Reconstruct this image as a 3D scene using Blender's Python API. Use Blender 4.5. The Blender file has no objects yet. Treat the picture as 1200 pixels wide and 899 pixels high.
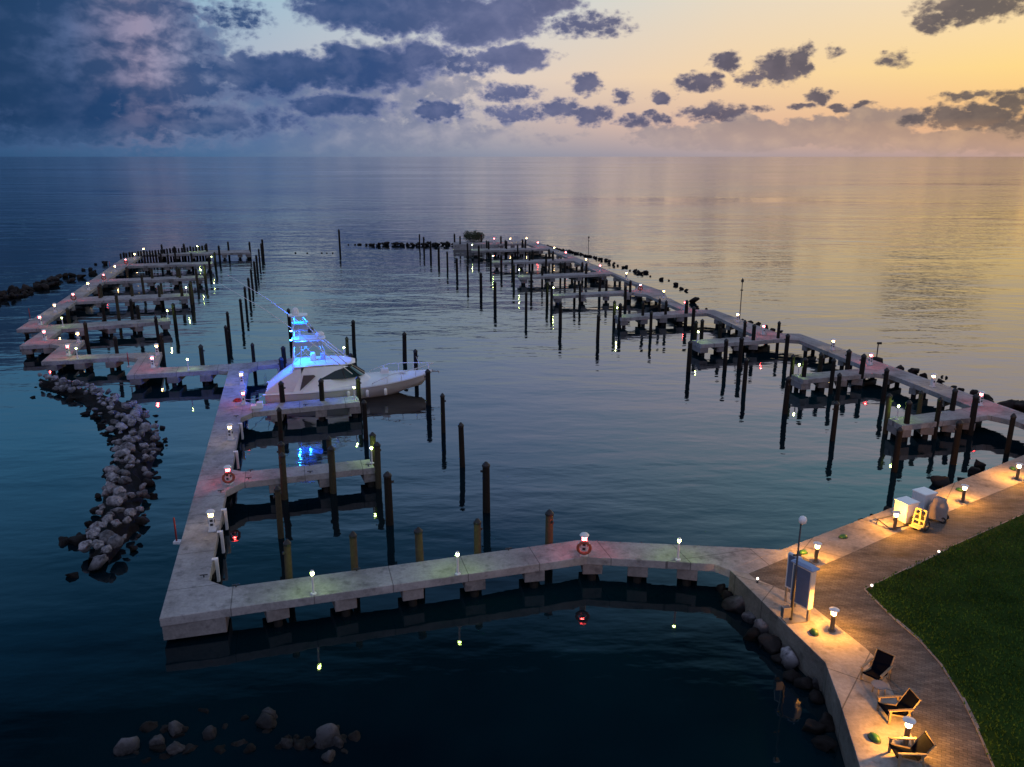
import bpy, math, random
from mathutils import Vector, Matrix, noise as mnoise
random.seed(11)
sc = bpy.context.scene
C = sc.collection
R = math.radians
PI = math.pi
# ---------------------------------------------------------------- camera
F = 940.0; HC = 19.5; YH = 183.0; CX, CY = 600.0, 449.5
PITCH = math.atan((CY - YH) / F)
cp, sp = math.cos(PITCH), math.sin(PITCH)
cam = bpy.data.cameras.new('camera'); cam_o = bpy.data.objects.new('camera', cam); C.objects.link(cam_o)
cam.sensor_width = 36.0; cam.lens = F / 1200 * 36.0
cam_o.location = (0, 0, HC); cam_o.rotation_euler = (PI / 2 - PITCH, 0, 0)
cam.clip_start = 0.5; cam.clip_end = 80000
sc.camera = cam_o

def ray(x, y):
    u = x - CX; v = y - CY
    return Vector((u, F * cp - v * sp, -F * sp - v * cp))
def P(x, y, z=0.0):
    d = ray(x, y); t = (z - HC) / d.z
    return Vector((d.x * t, d.y * t, z))
def azel(x, y):
    d = ray(x, y).normalized()
    return math.degrees(math.atan2(d.x, d.y)), math.degrees(math.asin(d.z))
DECK = 1.3

# ---------------------------------------------------------------- materials
def new_mat(name):
    m = bpy.data.materials.new(name); m.use_nodes = True
    nt = m.node_tree; b = nt.nodes['Principled BSDF']
    return m, nt, b
def nd(nt, t, **k):
    n = nt.nodes.new(t)
    for a, v in k.items(): setattr(n, a, v)
    return n
def plain(name, col, rough=0.6, metal=0.0, var=0.12, scale=3.0, bump=0.0, spec=None):
    m, nt, b = new_mat(name)
    tc = nd(nt, 'ShaderNodeTexCoord'); no = nd(nt, 'ShaderNodeTexNoise')
    no.inputs['Scale'].default_value = scale; no.inputs['Detail'].default_value = 6
    no.inputs['Roughness'].default_value = 0.6
    nt.links.new(tc.outputs['Object'], no.inputs['Vector'])
    mr = nd(nt, 'ShaderNodeMapRange'); mr.inputs['To Min'].default_value = 1 - var * 2; mr.inputs['To Max'].default_value = 1 + var * 2
    nt.links.new(no.outputs['Fac'], mr.inputs['Value'])
    mx = nd(nt, 'ShaderNodeMix', data_type='RGBA', blend_type='MULTIPLY'); mx.inputs['Factor'].default_value = 1
    mx.inputs[6].default_value = (*col, 1); nt.links.new(mr.outputs[0], mx.inputs[7])
    nt.links.new(mx.outputs[2], b.inputs['Base Color'])
    b.inputs['Roughness'].default_value = rough; b.inputs['Metallic'].default_value = metal
    if spec is not None: b.inputs['Specular IOR Level'].default_value = spec
    if bump:
        bp = nd(nt, 'ShaderNodeBump'); bp.inputs['Strength'].default_value = 1; bp.inputs['Distance'].default_value = bump
        nt.links.new(no.outputs['Fac'], bp.inputs['Height']); nt.links.new(bp.outputs[0], b.inputs['Normal'])
    return m
def glow(name, col, strength, clear=0.0):
    m, nt, b = new_mat(name)
    b.inputs['Base Color'].default_value = (.8, .8, .8, 1)
    b.inputs['Emission Color'].default_value = (*col, 1); b.inputs['Emission Strength'].default_value = strength
    if clear:          # clear lens: the bulb inside shines through it
        tr = nd(nt, 'ShaderNodeBsdfTransparent'); mx = nd(nt, 'ShaderNodeMixShader'); mx.inputs[0].default_value = clear
        nt.links.new(b.outputs[0], mx.inputs[1]); nt.links.new(tr.outputs[0], mx.inputs[2]); nt.links.new(mx.outputs[0], nt.nodes['Material Output'].inputs[0])
    return m
def bulb(parent, loc, col, watts, r=.05):
    l = bpy.data.lights.new('bulb', 'POINT'); l.energy = watts; l.color = col; l.shadow_soft_size = r
    o = bpy.data.objects.new('bulb', l); C.objects.link(o); o.parent = parent; o.location = loc; return o
def concrete(name, col, joints=None, rot=0.0):
    m, nt, b = new_mat(name)
    g = nd(nt, 'ShaderNodeNewGeometry')
    n1 = nd(nt, 'ShaderNodeTexNoise'); n1.inputs['Scale'].default_value = .55; n1.inputs['Detail'].default_value = 8; n1.inputs['Roughness'].default_value = .68
    n2 = nd(nt, 'ShaderNodeTexNoise'); n2.inputs['Scale'].default_value = 7; n2.inputs['Detail'].default_value = 7; n2.inputs['Roughness'].default_value = .7
    n3 = nd(nt, 'ShaderNodeTexNoise'); n3.inputs['Scale'].default_value = 2.1; n3.inputs['Detail'].default_value = 3
    for n in (n1, n2, n3): nt.links.new(g.outputs['Position'], n.inputs['Vector'])
    r1 = nd(nt, 'ShaderNodeMapRange'); r1.inputs[1].default_value = .3; r1.inputs[2].default_value = .7; r1.inputs[3].default_value = .55; r1.inputs[4].default_value = 1.3
    r2 = nd(nt, 'ShaderNodeMapRange'); r2.inputs[1].default_value = .3; r2.inputs[2].default_value = .7; r2.inputs[3].default_value = .8; r2.inputs[4].default_value = 1.15
    nt.links.new(n1.outputs['Fac'], r1.inputs[0]); nt.links.new(n2.outputs['Fac'], r2.inputs[0])
    mu = nd(nt, 'ShaderNodeMath', operation='MULTIPLY'); nt.links.new(r1.outputs[0], mu.inputs[0]); nt.links.new(r2.outputs[0], mu.inputs[1])
    # dark blotchy stains with their own shape
    r3 = nd(nt, 'ShaderNodeMapRange'); r3.inputs[1].default_value = .56; r3.inputs[2].default_value = .72; r3.inputs[3].default_value = 1.0; r3.inputs[4].default_value = .6
    nt.links.new(n3.outputs['Fac'], r3.inputs[0])
    mu2 = nd(nt, 'ShaderNodeMath', operation='MULTIPLY'); nt.links.new(mu.outputs[0], mu2.inputs[0]); nt.links.new(r3.outputs[0], mu2.inputs[1])
    out = mu2
    if joints:
        mp = nd(nt, 'ShaderNodeMapping'); mp.inputs['Rotation'].default_value = (0, 0, -rot)
        nt.links.new(g.outputs['Position'], mp.inputs['Vector'])
        sx = nd(nt, 'ShaderNodeSeparateXYZ'); nt.links.new(mp.outputs[0], sx.inputs[0])
        for ax in (0, 1):
            md = nd(nt, 'ShaderNodeMath', operation='PINGPONG'); md.inputs[1].default_value = joints / 2
            nt.links.new(sx.outputs[ax], md.inputs[0])
            ls = nd(nt, 'ShaderNodeMapRange'); ls.inputs[1].default_value = .012; ls.inputs[2].default_value = .03; ls.inputs[3].default_value = .42; ls.inputs[4].default_value = 1
            nt.links.new(md.outputs[0], ls.inputs[0])
            m2 = nd(nt, 'ShaderNodeMath', operation='MULTIPLY'); nt.links.new(out.outputs[0], m2.inputs[0]); nt.links.new(ls.outputs[0], m2.inputs[1]); out = m2
    mx = nd(nt, 'ShaderNodeMix', data_type='RGBA', blend_type='MULTIPLY'); mx.inputs['Factor'].default_value = 1
    mx.inputs[6].default_value = (*col, 1); nt.links.new(out.outputs[0], mx.inputs[7])
    nt.links.new(mx.outputs[2], b.inputs['Base Color']); b.inputs['Roughness'].default_value = .85
    b.inputs['Specular IOR Level'].default_value = .25
    bp = nd(nt, 'ShaderNodeBump'); bp.inputs['Distance'].default_value = .02; bp.inputs['Strength'].default_value = .5
    nt.links.new(n2.outputs['Fac'], bp.inputs['Height']); nt.links.new(bp.outputs[0], b.inputs['Normal'])
    return m

WROT = R(15.5)
M = {}
M['deck'] = concrete('pier_concrete', (.35, .34, .34), 3.4, WROT)
M['beam'] = concrete('beam_concrete', (.25, .235, .23))
M['shore_conc'] = concrete('shore_concrete', (.36, .33, .29), 4.6, R(-36))
M['wood_dark'] = plain('dark_pile_wood', (.016, .014, .0125), .85, 0, .3, 5, .01, .15)  # silhouette shade of dimly lit piles put into the wood colour
M['wood_tan'] = plain('tan_pile_wood', (.078, .060, .036), .85, 0, .3, 6, .01, .2)
M['wood_olive'] = plain('lamp_tinted_pile_wood', (.050, .043, .027), .85, 0, .3, 6, .01, .2)  # olive tint from nearby lamps put into the wood colour
M['cap'] = plain('black_pile_cap', (.012, .012, .014), .55)
M['white'] = plain('white_gelcoat', (.88, .88, .88), .28, 0, .03)
M['hull'] = plain('hull_paint', (.88, .88, .88), .22, 0, .03)
M['whitepaint'] = plain('white_paint', (.72, .72, .74), .5, 0, .08, 8)
M['canvas'] = plain('canvas', (.7, .7, .72), .85, 0, .05, 4, .01)
M['glass'] = plain('tinted_glass', (.012, .03, .03), .06, 0, .02)
M['vinyl'] = plain('smoky_vinyl', (.10, .085, .08), .2, 0, .05)
M['alu'] = plain('tower_tube', (.75, .75, .77), .3, .25, .02)
M['steel'] = plain('steel', (.32, .31, .30), .38, .7, .1)
M['bronze'] = plain('bronze_post', (.10, .09, .08), .5, .4, .1)
M['darkmetal'] = plain('dark_metal', (.05, .05, .055), .5, .3, .1)
M['black'] = plain('black_rubber', (.014, .014, .015), .75, 0, .1)
M['boot'] = plain('bottom_paint', (.015, .018, .025), .6)
M['fabric'] = plain('navy_sling', (.003, .004, .009), .95, 0, .2, 20, 0, .03)
M['teak'] = plain('pale_teak', (.24, .185, .115), .6, 0, .2, 9)
M['orange'] = plain('life_ring_red', (.30, .07, .04), .6)
M['red'] = plain('red_paint', (.28, .03, .03), .6)
M['rope'] = plain('rope', (.55, .52, .46), .9)
M['green'] = plain('green_cover', (.025, .12, .03), .5, 0, .2, 8)
M['cover'] = plain('taupe_cover', (.27, .235, .22), .9, 0, .15, 4, .02)
M['yellow'] = plain('cream_frame', (.62, .52, .24), .5)
M['board'] = plain('board_panel', (.10, .14, .24), .35, 0, .1)
M['boardtop'] = plain('board_roof', (.26, .36, .55), .4, 0, .05)
M['cream'] = plain('cream_panel', (.70, .66, .58), .5, 0, .05)
M['fabric_blue'] = plain('blue_canvas', (.45, .55, .68), .85, 0, .05)
# lamps (they do give off light)
M['g_pink'] = glow('pink_lamp', (1, .060, .080), 18, .45)
M['g_warm'] = glow('warm_lamp', (1, .55, .14), 13, .45)
M['g_green'] = glow('green_lamp', (.75, 1, .25), 17, .45)
M['g_shore'] = glow('shore_lamp', (1, .80, .5), 14, .65)
M['g_blue'] = glow('blue_lamp', (.05, .35, 1), 40)
M['g_white'] = glow('white_lamp', (1, .85, .7), 3)
M['opal'] = plain('opal_head', (.8, .78, .76), .4, 0, .03)

def rockmat(name, c1, c2, wet):
    m, nt, b = new_mat(name)
    tc = nd(nt, 'ShaderNodeTexCoord'); oi = nd(nt, 'ShaderNodeObjectInfo')
    n1 = nd(nt, 'ShaderNodeTexNoise'); n1.inputs['Scale'].default_value = 1.6; n1.inputs['Detail'].default_value = 9; n1.inputs['Roughness'].default_value = .72
    n2 = nd(nt, 'ShaderNodeTexVoronoi'); n2.inputs['Scale'].default_value = 5
    add = nd(nt, 'ShaderNodeVectorMath', operation='ADD'); nt.links.new(tc.outputs['Object'], add.inputs[0])
    nt.links.new(oi.outputs['Location'], add.inputs[1])
    nt.links.new(add.outputs[0], n1.inputs['Vector']); nt.links.new(add.outputs[0], n2.inputs['Vector'])
    cr = nd(nt, 'ShaderNodeValToRGB'); cr.color_ramp.elements[0].position = .36; cr.color_ramp.elements[1].position = .66
    cr.color_ramp.elements[0].color = (*c1, 1); cr.color_ramp.elements[1].color = (*c2, 1)
    nt.links.new(n1.outputs['Fac'], cr.inputs[0])
    mr = nd(nt, 'ShaderNodeMapRange'); mr.inputs[3].default_value = .45; mr.inputs[4].default_value = 1.5
    nt.links.new(oi.outputs['Random'], mr.inputs[0])
    g = nd(nt, 'ShaderNodeNewGeometry'); sx = nd(nt, 'ShaderNodeSeparateXYZ'); nt.links.new(g.outputs['Position'], sx.inputs[0])
    ad = nd(nt, 'ShaderNodeMath', operation='MULTIPLY_ADD'); nt.links.new(n1.outputs['Fac'], ad.inputs[0]); ad.inputs[1].default_value = -.8; nt.links.new(sx.outputs[2], ad.inputs[2])
    wl = nd(nt, 'ShaderNodeMapRange'); wl.inputs[1].default_value = -.2; wl.inputs[2].default_value = .12; wl.inputs[3].default_value = wet; wl.inputs[4].default_value = 1
    nt.links.new(ad.outputs[0], wl.inputs[0])       # algae band at the water line
    mm = nd(nt, 'ShaderNodeMath', operation='MULTIPLY'); nt.links.new(mr.outputs[0], mm.inputs[0]); nt.links.new(wl.outputs[0], mm.inputs[1])
    mx = nd(nt, 'ShaderNodeMix', data_type='RGBA', blend_type='MULTIPLY'); mx.inputs['Factor'].default_value = 1
    nt.links.new(cr.outputs[0], mx.inputs[6]); nt.links.new(mm.outputs[0], mx.inputs[7])
    nt.links.new(mx.outputs[2], b.inputs['Base Color']); b.inputs['Roughness'].default_value = .85; b.inputs['Specular IOR Level'].default_value = .2
    bp = nd(nt, 'ShaderNodeBump'); bp.inputs['Distance'].default_value = .09; bp.inputs['Strength'].default_value = .9
    nt.links.new(n1.outputs['Fac'], bp.inputs['Height']); nt.links.new(bp.outputs[0], b.inputs['Normal'])
    return m
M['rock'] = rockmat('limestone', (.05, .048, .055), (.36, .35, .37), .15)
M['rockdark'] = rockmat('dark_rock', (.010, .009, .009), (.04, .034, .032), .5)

def paver_mat():
    m, nt, b = new_mat('brick_pavers')
    g = nd(nt, 'ShaderNodeNewGeometry'); mp = nd(nt, 'ShaderNodeMapping'); mp.inputs['Rotation'].default_value = (0, 0, R(28))
    nt.links.new(g.outputs['Position'], mp.inputs['Vector'])
    br = nd(nt, 'ShaderNodeTexBrick'); br.inputs['Scale'].default_value = 1; br.inputs['Brick Width'].default_value = .24; br.inputs['Row Height'].default_value = .12
    br.inputs['Mortar Size'].default_value = .008; br.inputs['Bias'].default_value = -.1
    br.inputs['Color1'].default_value = (.135, .122, .108, 1); br.inputs['Color2'].default_value = (.085, .077, .070, 1); br.inputs['Mortar'].default_value = (.055, .05, .046, 1)
    nt.links.new(mp.outputs[0], br.inputs['Vector'])
    n1 = nd(nt, 'ShaderNodeTexNoise'); n1.inputs['Scale'].default_value = .7; n1.inputs['Detail'].default_value = 7; n1.inputs['Roughness'].default_value = .65
    mp2 = nd(nt, 'ShaderNodeMapping'); mp2.inputs['Rotation'].default_value = (0, 0, R(28)); mp2.inputs['Scale'].default_value = (.7, 2.6, 1)
    nt.links.new(g.outputs['Position'], mp2.inputs['Vector']); nt.links.new(mp2.outputs[0], n1.inputs['Vector'])
    r1 = nd(nt, 'ShaderNodeMapRange'); r1.inputs[1].default_value = .3; r1.inputs[2].default_value = .7; r1.inputs[3].default_value = .5; r1.inputs[4].default_value = 1.55
    nt.links.new(n1.outputs['Fac'], r1.inputs[0])
    mx = nd(nt, 'ShaderNodeMix', data_type='RGBA', blend_type='MULTIPLY'); mx.inputs['Factor'].default_value = 1
    nt.links.new(br.outputs['Color'], mx.inputs[6]); nt.links.new(r1.outputs[0], mx.inputs[7]); nt.links.new(mx.outputs[2], b.inputs['Base Color'])
    bp = nd(nt, 'ShaderNodeBump'); bp.inputs['Distance'].default_value = .008; bp.inputs['Strength'].default_value = .5; bp.invert = True
    nt.links.new(br.outputs['Fac'], bp.inputs['Height']); nt.links.new(bp.outputs[0], b.inputs['Normal'])
    b.inputs['Roughness'].default_value = .8; b.inputs['Specular IOR Level'].default_value = .25
    return m
M['paver'] = paver_mat()
def grass_mat(name, k):
    m, nt, b = new_mat(name)
    g = nd(nt, 'ShaderNodeNewGeometry')
    n1 = nd(nt, 'ShaderNodeTexNoise'); n1.inputs['Scale'].default_value = .6; n1.inputs['Detail'].default_value = 8
    n2 = nd(nt, 'ShaderNodeTexNoise'); n2.inputs['Scale'].default_value = 9; n2.inputs['Detail'].default_value = 3
    for n in (n1, n2): nt.links.new(g.outputs['Position'], n.inputs['Vector'])
    ad = nd(nt, 'ShaderNodeMath', operation='MULTIPLY'); nt.links.new(n1.outputs['Fac'], ad.inputs[0]); nt.links.new(n2.outputs['Fac'], ad.inputs[1])
    cr = nd(nt, 'ShaderNodeValToRGB'); cr.color_ramp.elements[0].position = .1; cr.color_ramp.elements[1].position = .45
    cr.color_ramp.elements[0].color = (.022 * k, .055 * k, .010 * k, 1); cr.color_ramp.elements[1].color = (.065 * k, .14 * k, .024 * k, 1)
    nt.links.new(ad.outputs[0], cr.inputs[0]); nt.links.new(cr.outputs[0], b.inputs['Base Color'])
    b.inputs['Roughness'].default_value = .95; b.inputs['Specular IOR Level'].default_value = .05
    return m
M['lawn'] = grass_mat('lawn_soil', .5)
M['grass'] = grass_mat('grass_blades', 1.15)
M['leaf'] = plain('mangrove_leaf', (.03, .045, .018), .7, 0, .3, 2)

def water_mat():
    m, nt, b = new_mat('sea_water')
    g = nd(nt, 'ShaderNodeNewGeometry')
    def noise(scale, sx, sy, detail=3, rough=.5, rot=0.0, dist=0.0):
        mp = nd(nt, 'ShaderNodeMapping'); mp.inputs['Scale'].default_value = (sx, sy, 1); mp.inputs['Rotation'].default_value = (0, 0, rot)
        nt.links.new(g.outputs['Position'], mp.inputs['Vector'])
        n = nd(nt, 'ShaderNodeTexNoise'); n.inputs['Scale'].default_value = scale; n.inputs['Detail'].default_value = detail
        n.inputs['Roughness'].default_value = rough; n.inputs['Distortion'].default_value = dist
        nt.links.new(mp.outputs[0], n.inputs['Vector']); return n
    def mrange(src, a, bb, c, d):
        r = nd(nt, 'ShaderNodeMapRange'); r.inputs[1].default_value = a; r.inputs[2].default_value = bb; r.inputs[3].default_value = c; r.inputs[4].default_value = d
        nt.links.new(src, r.inputs[0]); return r
    def mth(op, a, bb):
        n = nd(nt, 'ShaderNodeMath', operation=op)
        for i, s in enumerate((a, bb)):
            if isinstance(s, (int, float)): n.inputs[i].default_value = s
            else: nt.links.new(s, n.inputs[i])
        return n
    small = noise(1.0, .75, 1.5, 2, .5, R(-12))
    mid = noise(.30, .6, 1.35, 2, .5, R(14), .3)
    swell = noise(.085, .45, 1.3, 3, .5, R(-20), .2)
    # wind patches: rippled and calm water
    patch = noise(.010, .45, 1.5, 4, .55, R(4), .6)
    patch2 = noise(.0032, .4, 1.7, 3, .55, R(-3), .4)
    pm = mth('MULTIPLY', mth('ADD', patch.outputs['Fac'], patch2.outputs['Fac']).outputs[0], .5)
    pr = mrange(pm.outputs[0], .40, .60, .2, 1.2)
    # open water beyond the basin is rougher
    sx = nd(nt, 'ShaderNodeSeparateXYZ'); nt.links.new(g.outputs['Position'], sx.inputs[0])
    far = mrange(sx.outputs[1], 60, 320, 1.0, 2.3)
    amp = mth('MULTIPLY', pr.outputs[0], far.outputs[0])
    h1 = mth('MULTIPLY', small.outputs['Fac'], .018)
    h2 = mth('MULTIPLY', mid.outputs['Fac'], .072)
    h3 = mth('MULTIPLY', swell.outputs['Fac'], .20)
    s = mth('ADD', mth('ADD', h1.outputs[0], h2.outputs[0]).outputs[0], h3.outputs[0])
    hh = mth('MULTIPLY', s.outputs[0], amp.outputs[0])
    bp = nd(nt, 'ShaderNodeBump'); bp.inputs['Strength'].default_value = 1; bp.inputs['Distance'].default_value = 1.0
    nt.links.new(hh.outputs[0], bp.inputs['Height']); nt.links.new(bp.outputs[0], b.inputs['Normal'])
    bed = noise(.05, 1, 1, 4, .55)
    cr = nd(nt, 'ShaderNodeValToRGB'); cr.color_ramp.elements[0].position = .4; cr.color_ramp.elements[1].position = .68
    cr.color_ramp.elements[0].color = (.0008, .0055, .0095, 1); cr.color_ramp.elements[1].color = (.0018, .017, .023, 1)
    nt.links.new(bed.outputs['Fac'], cr.inputs[0]); nt.links.new(cr.outputs[0], b.inputs['Base Color'])
    # unresolved chop of the open sea
    lg = mth('LOGARITHM', mth('MAXIMUM', sx.outputs[1], 20.0).outputs[0], 10.0)
    rr_ = mrange(lg.outputs[0], 1.85, 3.2, .04, .065); rp_ = mrange(pm.outputs[0], .41, .58, .45, 1.25)
    nt.links.new(mth('MULTIPLY', rr_.outputs[0], rp_.outputs[0]).outputs[0], b.inputs['Roughness'])
    b.inputs['Specular Tint'].default_value = (.92, .97, 1, 1); b.inputs['IOR'].default_value = 1.5; b.inputs['Roughness'].default_value = .045
    return m
M['water'] = water_mat()

# ---------------------------------------------------------------- mesh helpers
class MB:
    def __init__(s): s.v = []; s.f = []
    def add(s, vs, fs):
        o = len(s.v); s.v += [tuple(v) for v in vs]; s.f += [tuple(i + o for i in f) for f in fs]; return s
    def box(s, c, d, rz=0.0, taper=1.0):
        cx, cy, cz = c; hx, hy, hz = d[0] / 2, d[1] / 2, d[2] / 2
        ca, sa = math.cos(rz), math.sin(rz); vs = []
        for z, k in ((-hz, 1), (hz, taper)):
            for x, y in ((-hx, -hy), (hx, -hy), (hx, hy), (-hx, hy)):
                x *= k; y *= k
                vs.append((cx + x * ca - y * sa, cy + x * sa + y * ca, cz + z))
        return s.add(vs, [(3, 2, 1, 0), (4, 5, 6, 7), (0, 1, 5, 4), (1, 2, 6, 5), (2, 3, 7, 6), (3, 0, 4, 7)])
    def prism(s, pts, z0, z1):
        n = len(pts)
        a = sum(pts[i][0] * pts[(i + 1) % n][1] - pts[(i + 1) % n][0] * pts[i][1] for i in range(n))
        if a < 0: pts = pts[::-1]
        vs = [(p[0], p[1], z0) for p in pts] + [(p[0], p[1], z1) for p in pts]
        fs = [tuple(range(n))[::-1], tuple(range(n, 2 * n))] + [(i, (i + 1) % n, n + (i + 1) % n, n + i) for i in range(n)]
        return s.add(vs, fs)
    def lathe(s, prof, c=(0, 0, 0), n=12):
        vs = []; fs = []
        for r, z in prof:
            for k in range(n):
                a = 2 * PI * k / n; vs.append((c[0] + r * math.cos(a), c[1] + r * math.sin(a), c[2] + z))
        for i in range(len(prof) - 1):
            for k in range(n):
                k2 = (k + 1) % n; fs.append((i * n + k, i * n + k2, (i + 1) * n + k2, (i + 1) * n + k))
        fs.append(tuple(range(n))[::-1]); m = (len(prof) - 1) * n; fs.append(tuple(range(m, m + n)))
        return s.add(vs, fs)
    def tube(s, pts, r, n=6, r2=None):
        pts = [Vector(p) for p in pts]; vs = []; fs = []; N = len(pts)
        for i, p in enumerate(pts):
            t = (pts[min(i + 1, N - 1)] - pts[max(i - 1, 0)]).normalized()
            up = Vector((0, 0, 1)) if abs(t.z) < .95 else Vector((1, 0, 0))
            a = t.cross(up).normalized(); b = t.cross(a)
            rr = r if r2 is None else r + (r2 - r) * i / (N - 1)
            for k in range(n):
                th = 2 * PI * k / n; vs.append(p + a * (rr * math.cos(th)) + b * (rr * math.sin(th)))
        for i in range(N - 1):
            for k in range(n):
                k2 = (k + 1) % n; fs.append((i * n + k, (i + 1) * n + k, (i + 1) * n + k2, i * n + k2))
        fs.append(tuple(range(n))); fs.append(tuple(range((N - 1) * n, N * n))[::-1])
        return s.add(vs, fs)
    def torus(s, c, Rr, r, axis='y', n=20, m=8, rz=0.0):
        vs = []; fs = []
        for i in range(n):
            a = 2 * PI * i / n
            for k in range(m):
                b = 2 * PI * k / m; q = Rr + r * math.cos(b); h = r * math.sin(b)
                if axis == 'z': v = Vector((q * math.cos(a), q * math.sin(a), h))
                else: v = Vector((q * math.cos(a), h, q * math.sin(a)))
                v.rotate(Matrix.Rotation(rz, 3, 'Z')); vs.append(Vector(c) + v)
        for i in range(n):
            for k in range(m):
                fs.append((i * m + k, ((i + 1) % n) * m + k, ((i + 1) % n) * m + (k + 1) % m, i * m + (k + 1) % m))
        return s.add(vs, fs)
    def grid(s, rows, close=False):
        n = len(rows[0]); vs = [p for r in rows for p in r]; fs = []
        for i in range(len(rows) - 1):
            for k in range(n - 1 if not close else n):
                k2 = (k + 1) % n; fs.append((i * n + k, i * n + k2, (i + 1) * n + k2, (i + 1) * n + k))
        return s.add(vs, fs)
    def mesh(s, name, mat, smooth=False, mats=None):
        me = bpy.data.meshes.new(name); me.from_pydata(s.v, [], s.f); me.update()
        me.materials.append(mat)
        if smooth:
            for p in me.polygons: p.use_smooth = True
        return me
    def obj(s, name, mat, parent=None, smooth=False, bevel=0.0, loc=None, rz=0.0, fixn=False):
        me = s.mesh(name, mat, smooth)
        if fixn:
            import bmesh
            bm = bmesh.new(); bm.from_mesh(me); bmesh.ops.remove_doubles(bm, verts=bm.verts, dist=1e-5); bmesh.ops.recalc_face_normals(bm, faces=bm.faces); bm.to_mesh(me); bm.free()
        o = bpy.data.objects.new(name, me); C.objects.link(o)
        if parent: o.parent = parent
        if loc is not None: o.location = loc
        o.rotation_euler.z = rz
        if bevel:
            b = o.modifiers.new('bevel', 'BEVEL'); b.width = bevel; b.segments = 2; b.limit_method = 'ANGLE'; b.angle_limit = R(40)
        return o
def tag(o, label=None, cat=None, group=None, kind=None):
    if label: o['label'] = label
    if cat: o['category'] = cat
    if group: o['group'] = group
    if kind: o['kind'] = kind
    return o
def thing(name, label, cat, loc=(0, 0, 0), rz=0.0, group=None):
    o = bpy.data.objects.new(name, None); C.objects.link(o); o.empty_display_size = .2
    o.location = loc; o.rotation_euler.z = rz
    return tag(o, label, cat, group)
def dup(root, loc, rz=0.0, label=None, group=None, scale=None):
    r = root.copy(); C.objects.link(r); r.location = loc; r.rotation_euler.z = rz
    if scale is not None: r.scale = scale
    if label: r['label'] = label
    if group: r['group'] = group
    for ch in list(root.children):
        c = ch.copy(); C.objects.link(c); c.parent = r
        for g in list(ch.children):
            d = g.copy(); C.objects.link(d); d.parent = c
    return r
ORD = ['first', 'second', 'third', 'fourth', 'fifth', 'sixth', 'seventh', 'eighth', 'ninth', 'tenth', 'eleventh', 'twelfth', 'thirteenth', 'fourteenth', 'fifteenth', 'sixteenth', 'seventeenth', 'eighteenth', 'nineteenth', 'twentieth']
ORD += ['twenty-' + o for o in ORD[:9]] + ['thirtieth'] + ['thirty-' + o for o in ORD[:9]] + ['fortieth']

# ---------------------------------------------------------------- setting: sea
rows = []
rad = [0, 30, 60, 120, 250, 500, 1000, 2500, 6000, 14000, 30000]
w = MB(); n = 48
ring = []
for r_ in rad:
    ring.append([(r_ * math.cos(2 * PI * k / n), 60 + r_ * math.sin(2 * PI * k / n), 0) for k in range(n)])
w.add([(-30000, -30000, 0), (30000, -30000, 0), (30000, 30000, 0), (-30000, 30000, 0)], [(0, 1, 2, 3)])
tag(w.obj('sea', M['water']), kind='structure')

# ---------------------------------------------------------------- shore
def PX(lst, z=DECK): return [P(x, y, z).to_2d() for x, y in lst]
west_edge = [(855.4, 668), (917, 728), (967, 776), (984, 822), (1008, 899), (1022, 950)]
north_edge = [(915.5, 644), (1047, 594), (1179, 541.5), (1250, 513)]
we = PX(west_edge); ne = PX(north_edge)
land_far = [Vector((70, 55)), Vector((70, 6)), Vector((we[-1].x, 6))]
ground_poly = we[:] + [land_far[2], land_far[1], land_far[0]] + ne[::-1]
MB().prism(ground_poly, -1.5, DECK - .012).obj('ground', M['beam']).__setitem__('kind', 'structure')
# seawall cap strips, pavers and lawn as sheets over the ground
strip_w_in = [(877.5, 672), (884, 677.5), (924, 693.5), (951, 709.5), (1015.5, 760), (1027.5, 772), (1050, 818), (1068, 860), (1086, 899), (1108, 950)]
strip_n_in = [(931.5, 649.8), (937.5, 649.5), (960, 664.5), (1062, 619.5), (1200, 564), (1275, 534)]
wi = PX(strip_w_in); ni = PX(strip_n_in)
MB().prism([we[0]] + [ne[0]] + [ni[0]] + [wi[0]], DECK - .2, DECK - .006).obj('landing', M['deck']).__setitem__('kind', 'structure')
tag(MB().prism(we + [Vector((we[-1].x, 6.1)), Vector((wi[-1].x, 6.1))] + wi[::-1], -1.4, DECK).obj('seawall', M['shore_conc'], bevel=.02),
    'concrete seawall with a wide pale cap bending down to the lounge chairs', 'seawall')
tag(MB().prism([ne[0], ne[1], ne[2], ne[3], ni[-1], ni[-2], ni[-3], ni[-4], ni[-5], ni[-6]], -1.4, DECK + .002).obj('seawall', M['shore_conc'], bevel=.02),
    'straight concrete seawall cap lit by bollard lamps, beside two white cabinets', 'seawall')
lawn_px = [(1275, 572), (1200, 603), (1110, 643.5), (1062, 667.5), (1014, 691), (1050, 726.5), (1080, 752), (1104, 779), (1128, 818), (1146, 854), (1165.5, 899), (1190, 955)]
lw = PX(lawn_px)
pav = [wi[0]] + wi[1:] + [Vector((wi[-1].x, 6.2)), Vector((69, 6.2)), Vector((69, 54)), ni[-1]] + ni[::-1][1:]
MB().prism(pav, DECK - .1, DECK - .003).obj('paver_path', M['paver']).__setitem__('kind', 'structure')
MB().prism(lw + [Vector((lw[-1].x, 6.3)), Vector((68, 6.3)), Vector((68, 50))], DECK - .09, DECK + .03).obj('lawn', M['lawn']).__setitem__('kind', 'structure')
# concrete edging of the lawn
edg = MB()
for i in range(len(lw) - 1):
    a, b = lw[i], lw[i + 1]; d = (b - a).normalized(); nn = Vector((-d.y, d.x))
    edg.box(((a.x + b.x) / 2, (a.y + b.y) / 2, DECK + .012), ((b - a).length + .02 * (i % 2), .12, .03 + .004 * (i % 3)), math.atan2(d.y, d.x))
tag(edg.obj('lawn_edging', M['beam']), kind='structure')
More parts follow.
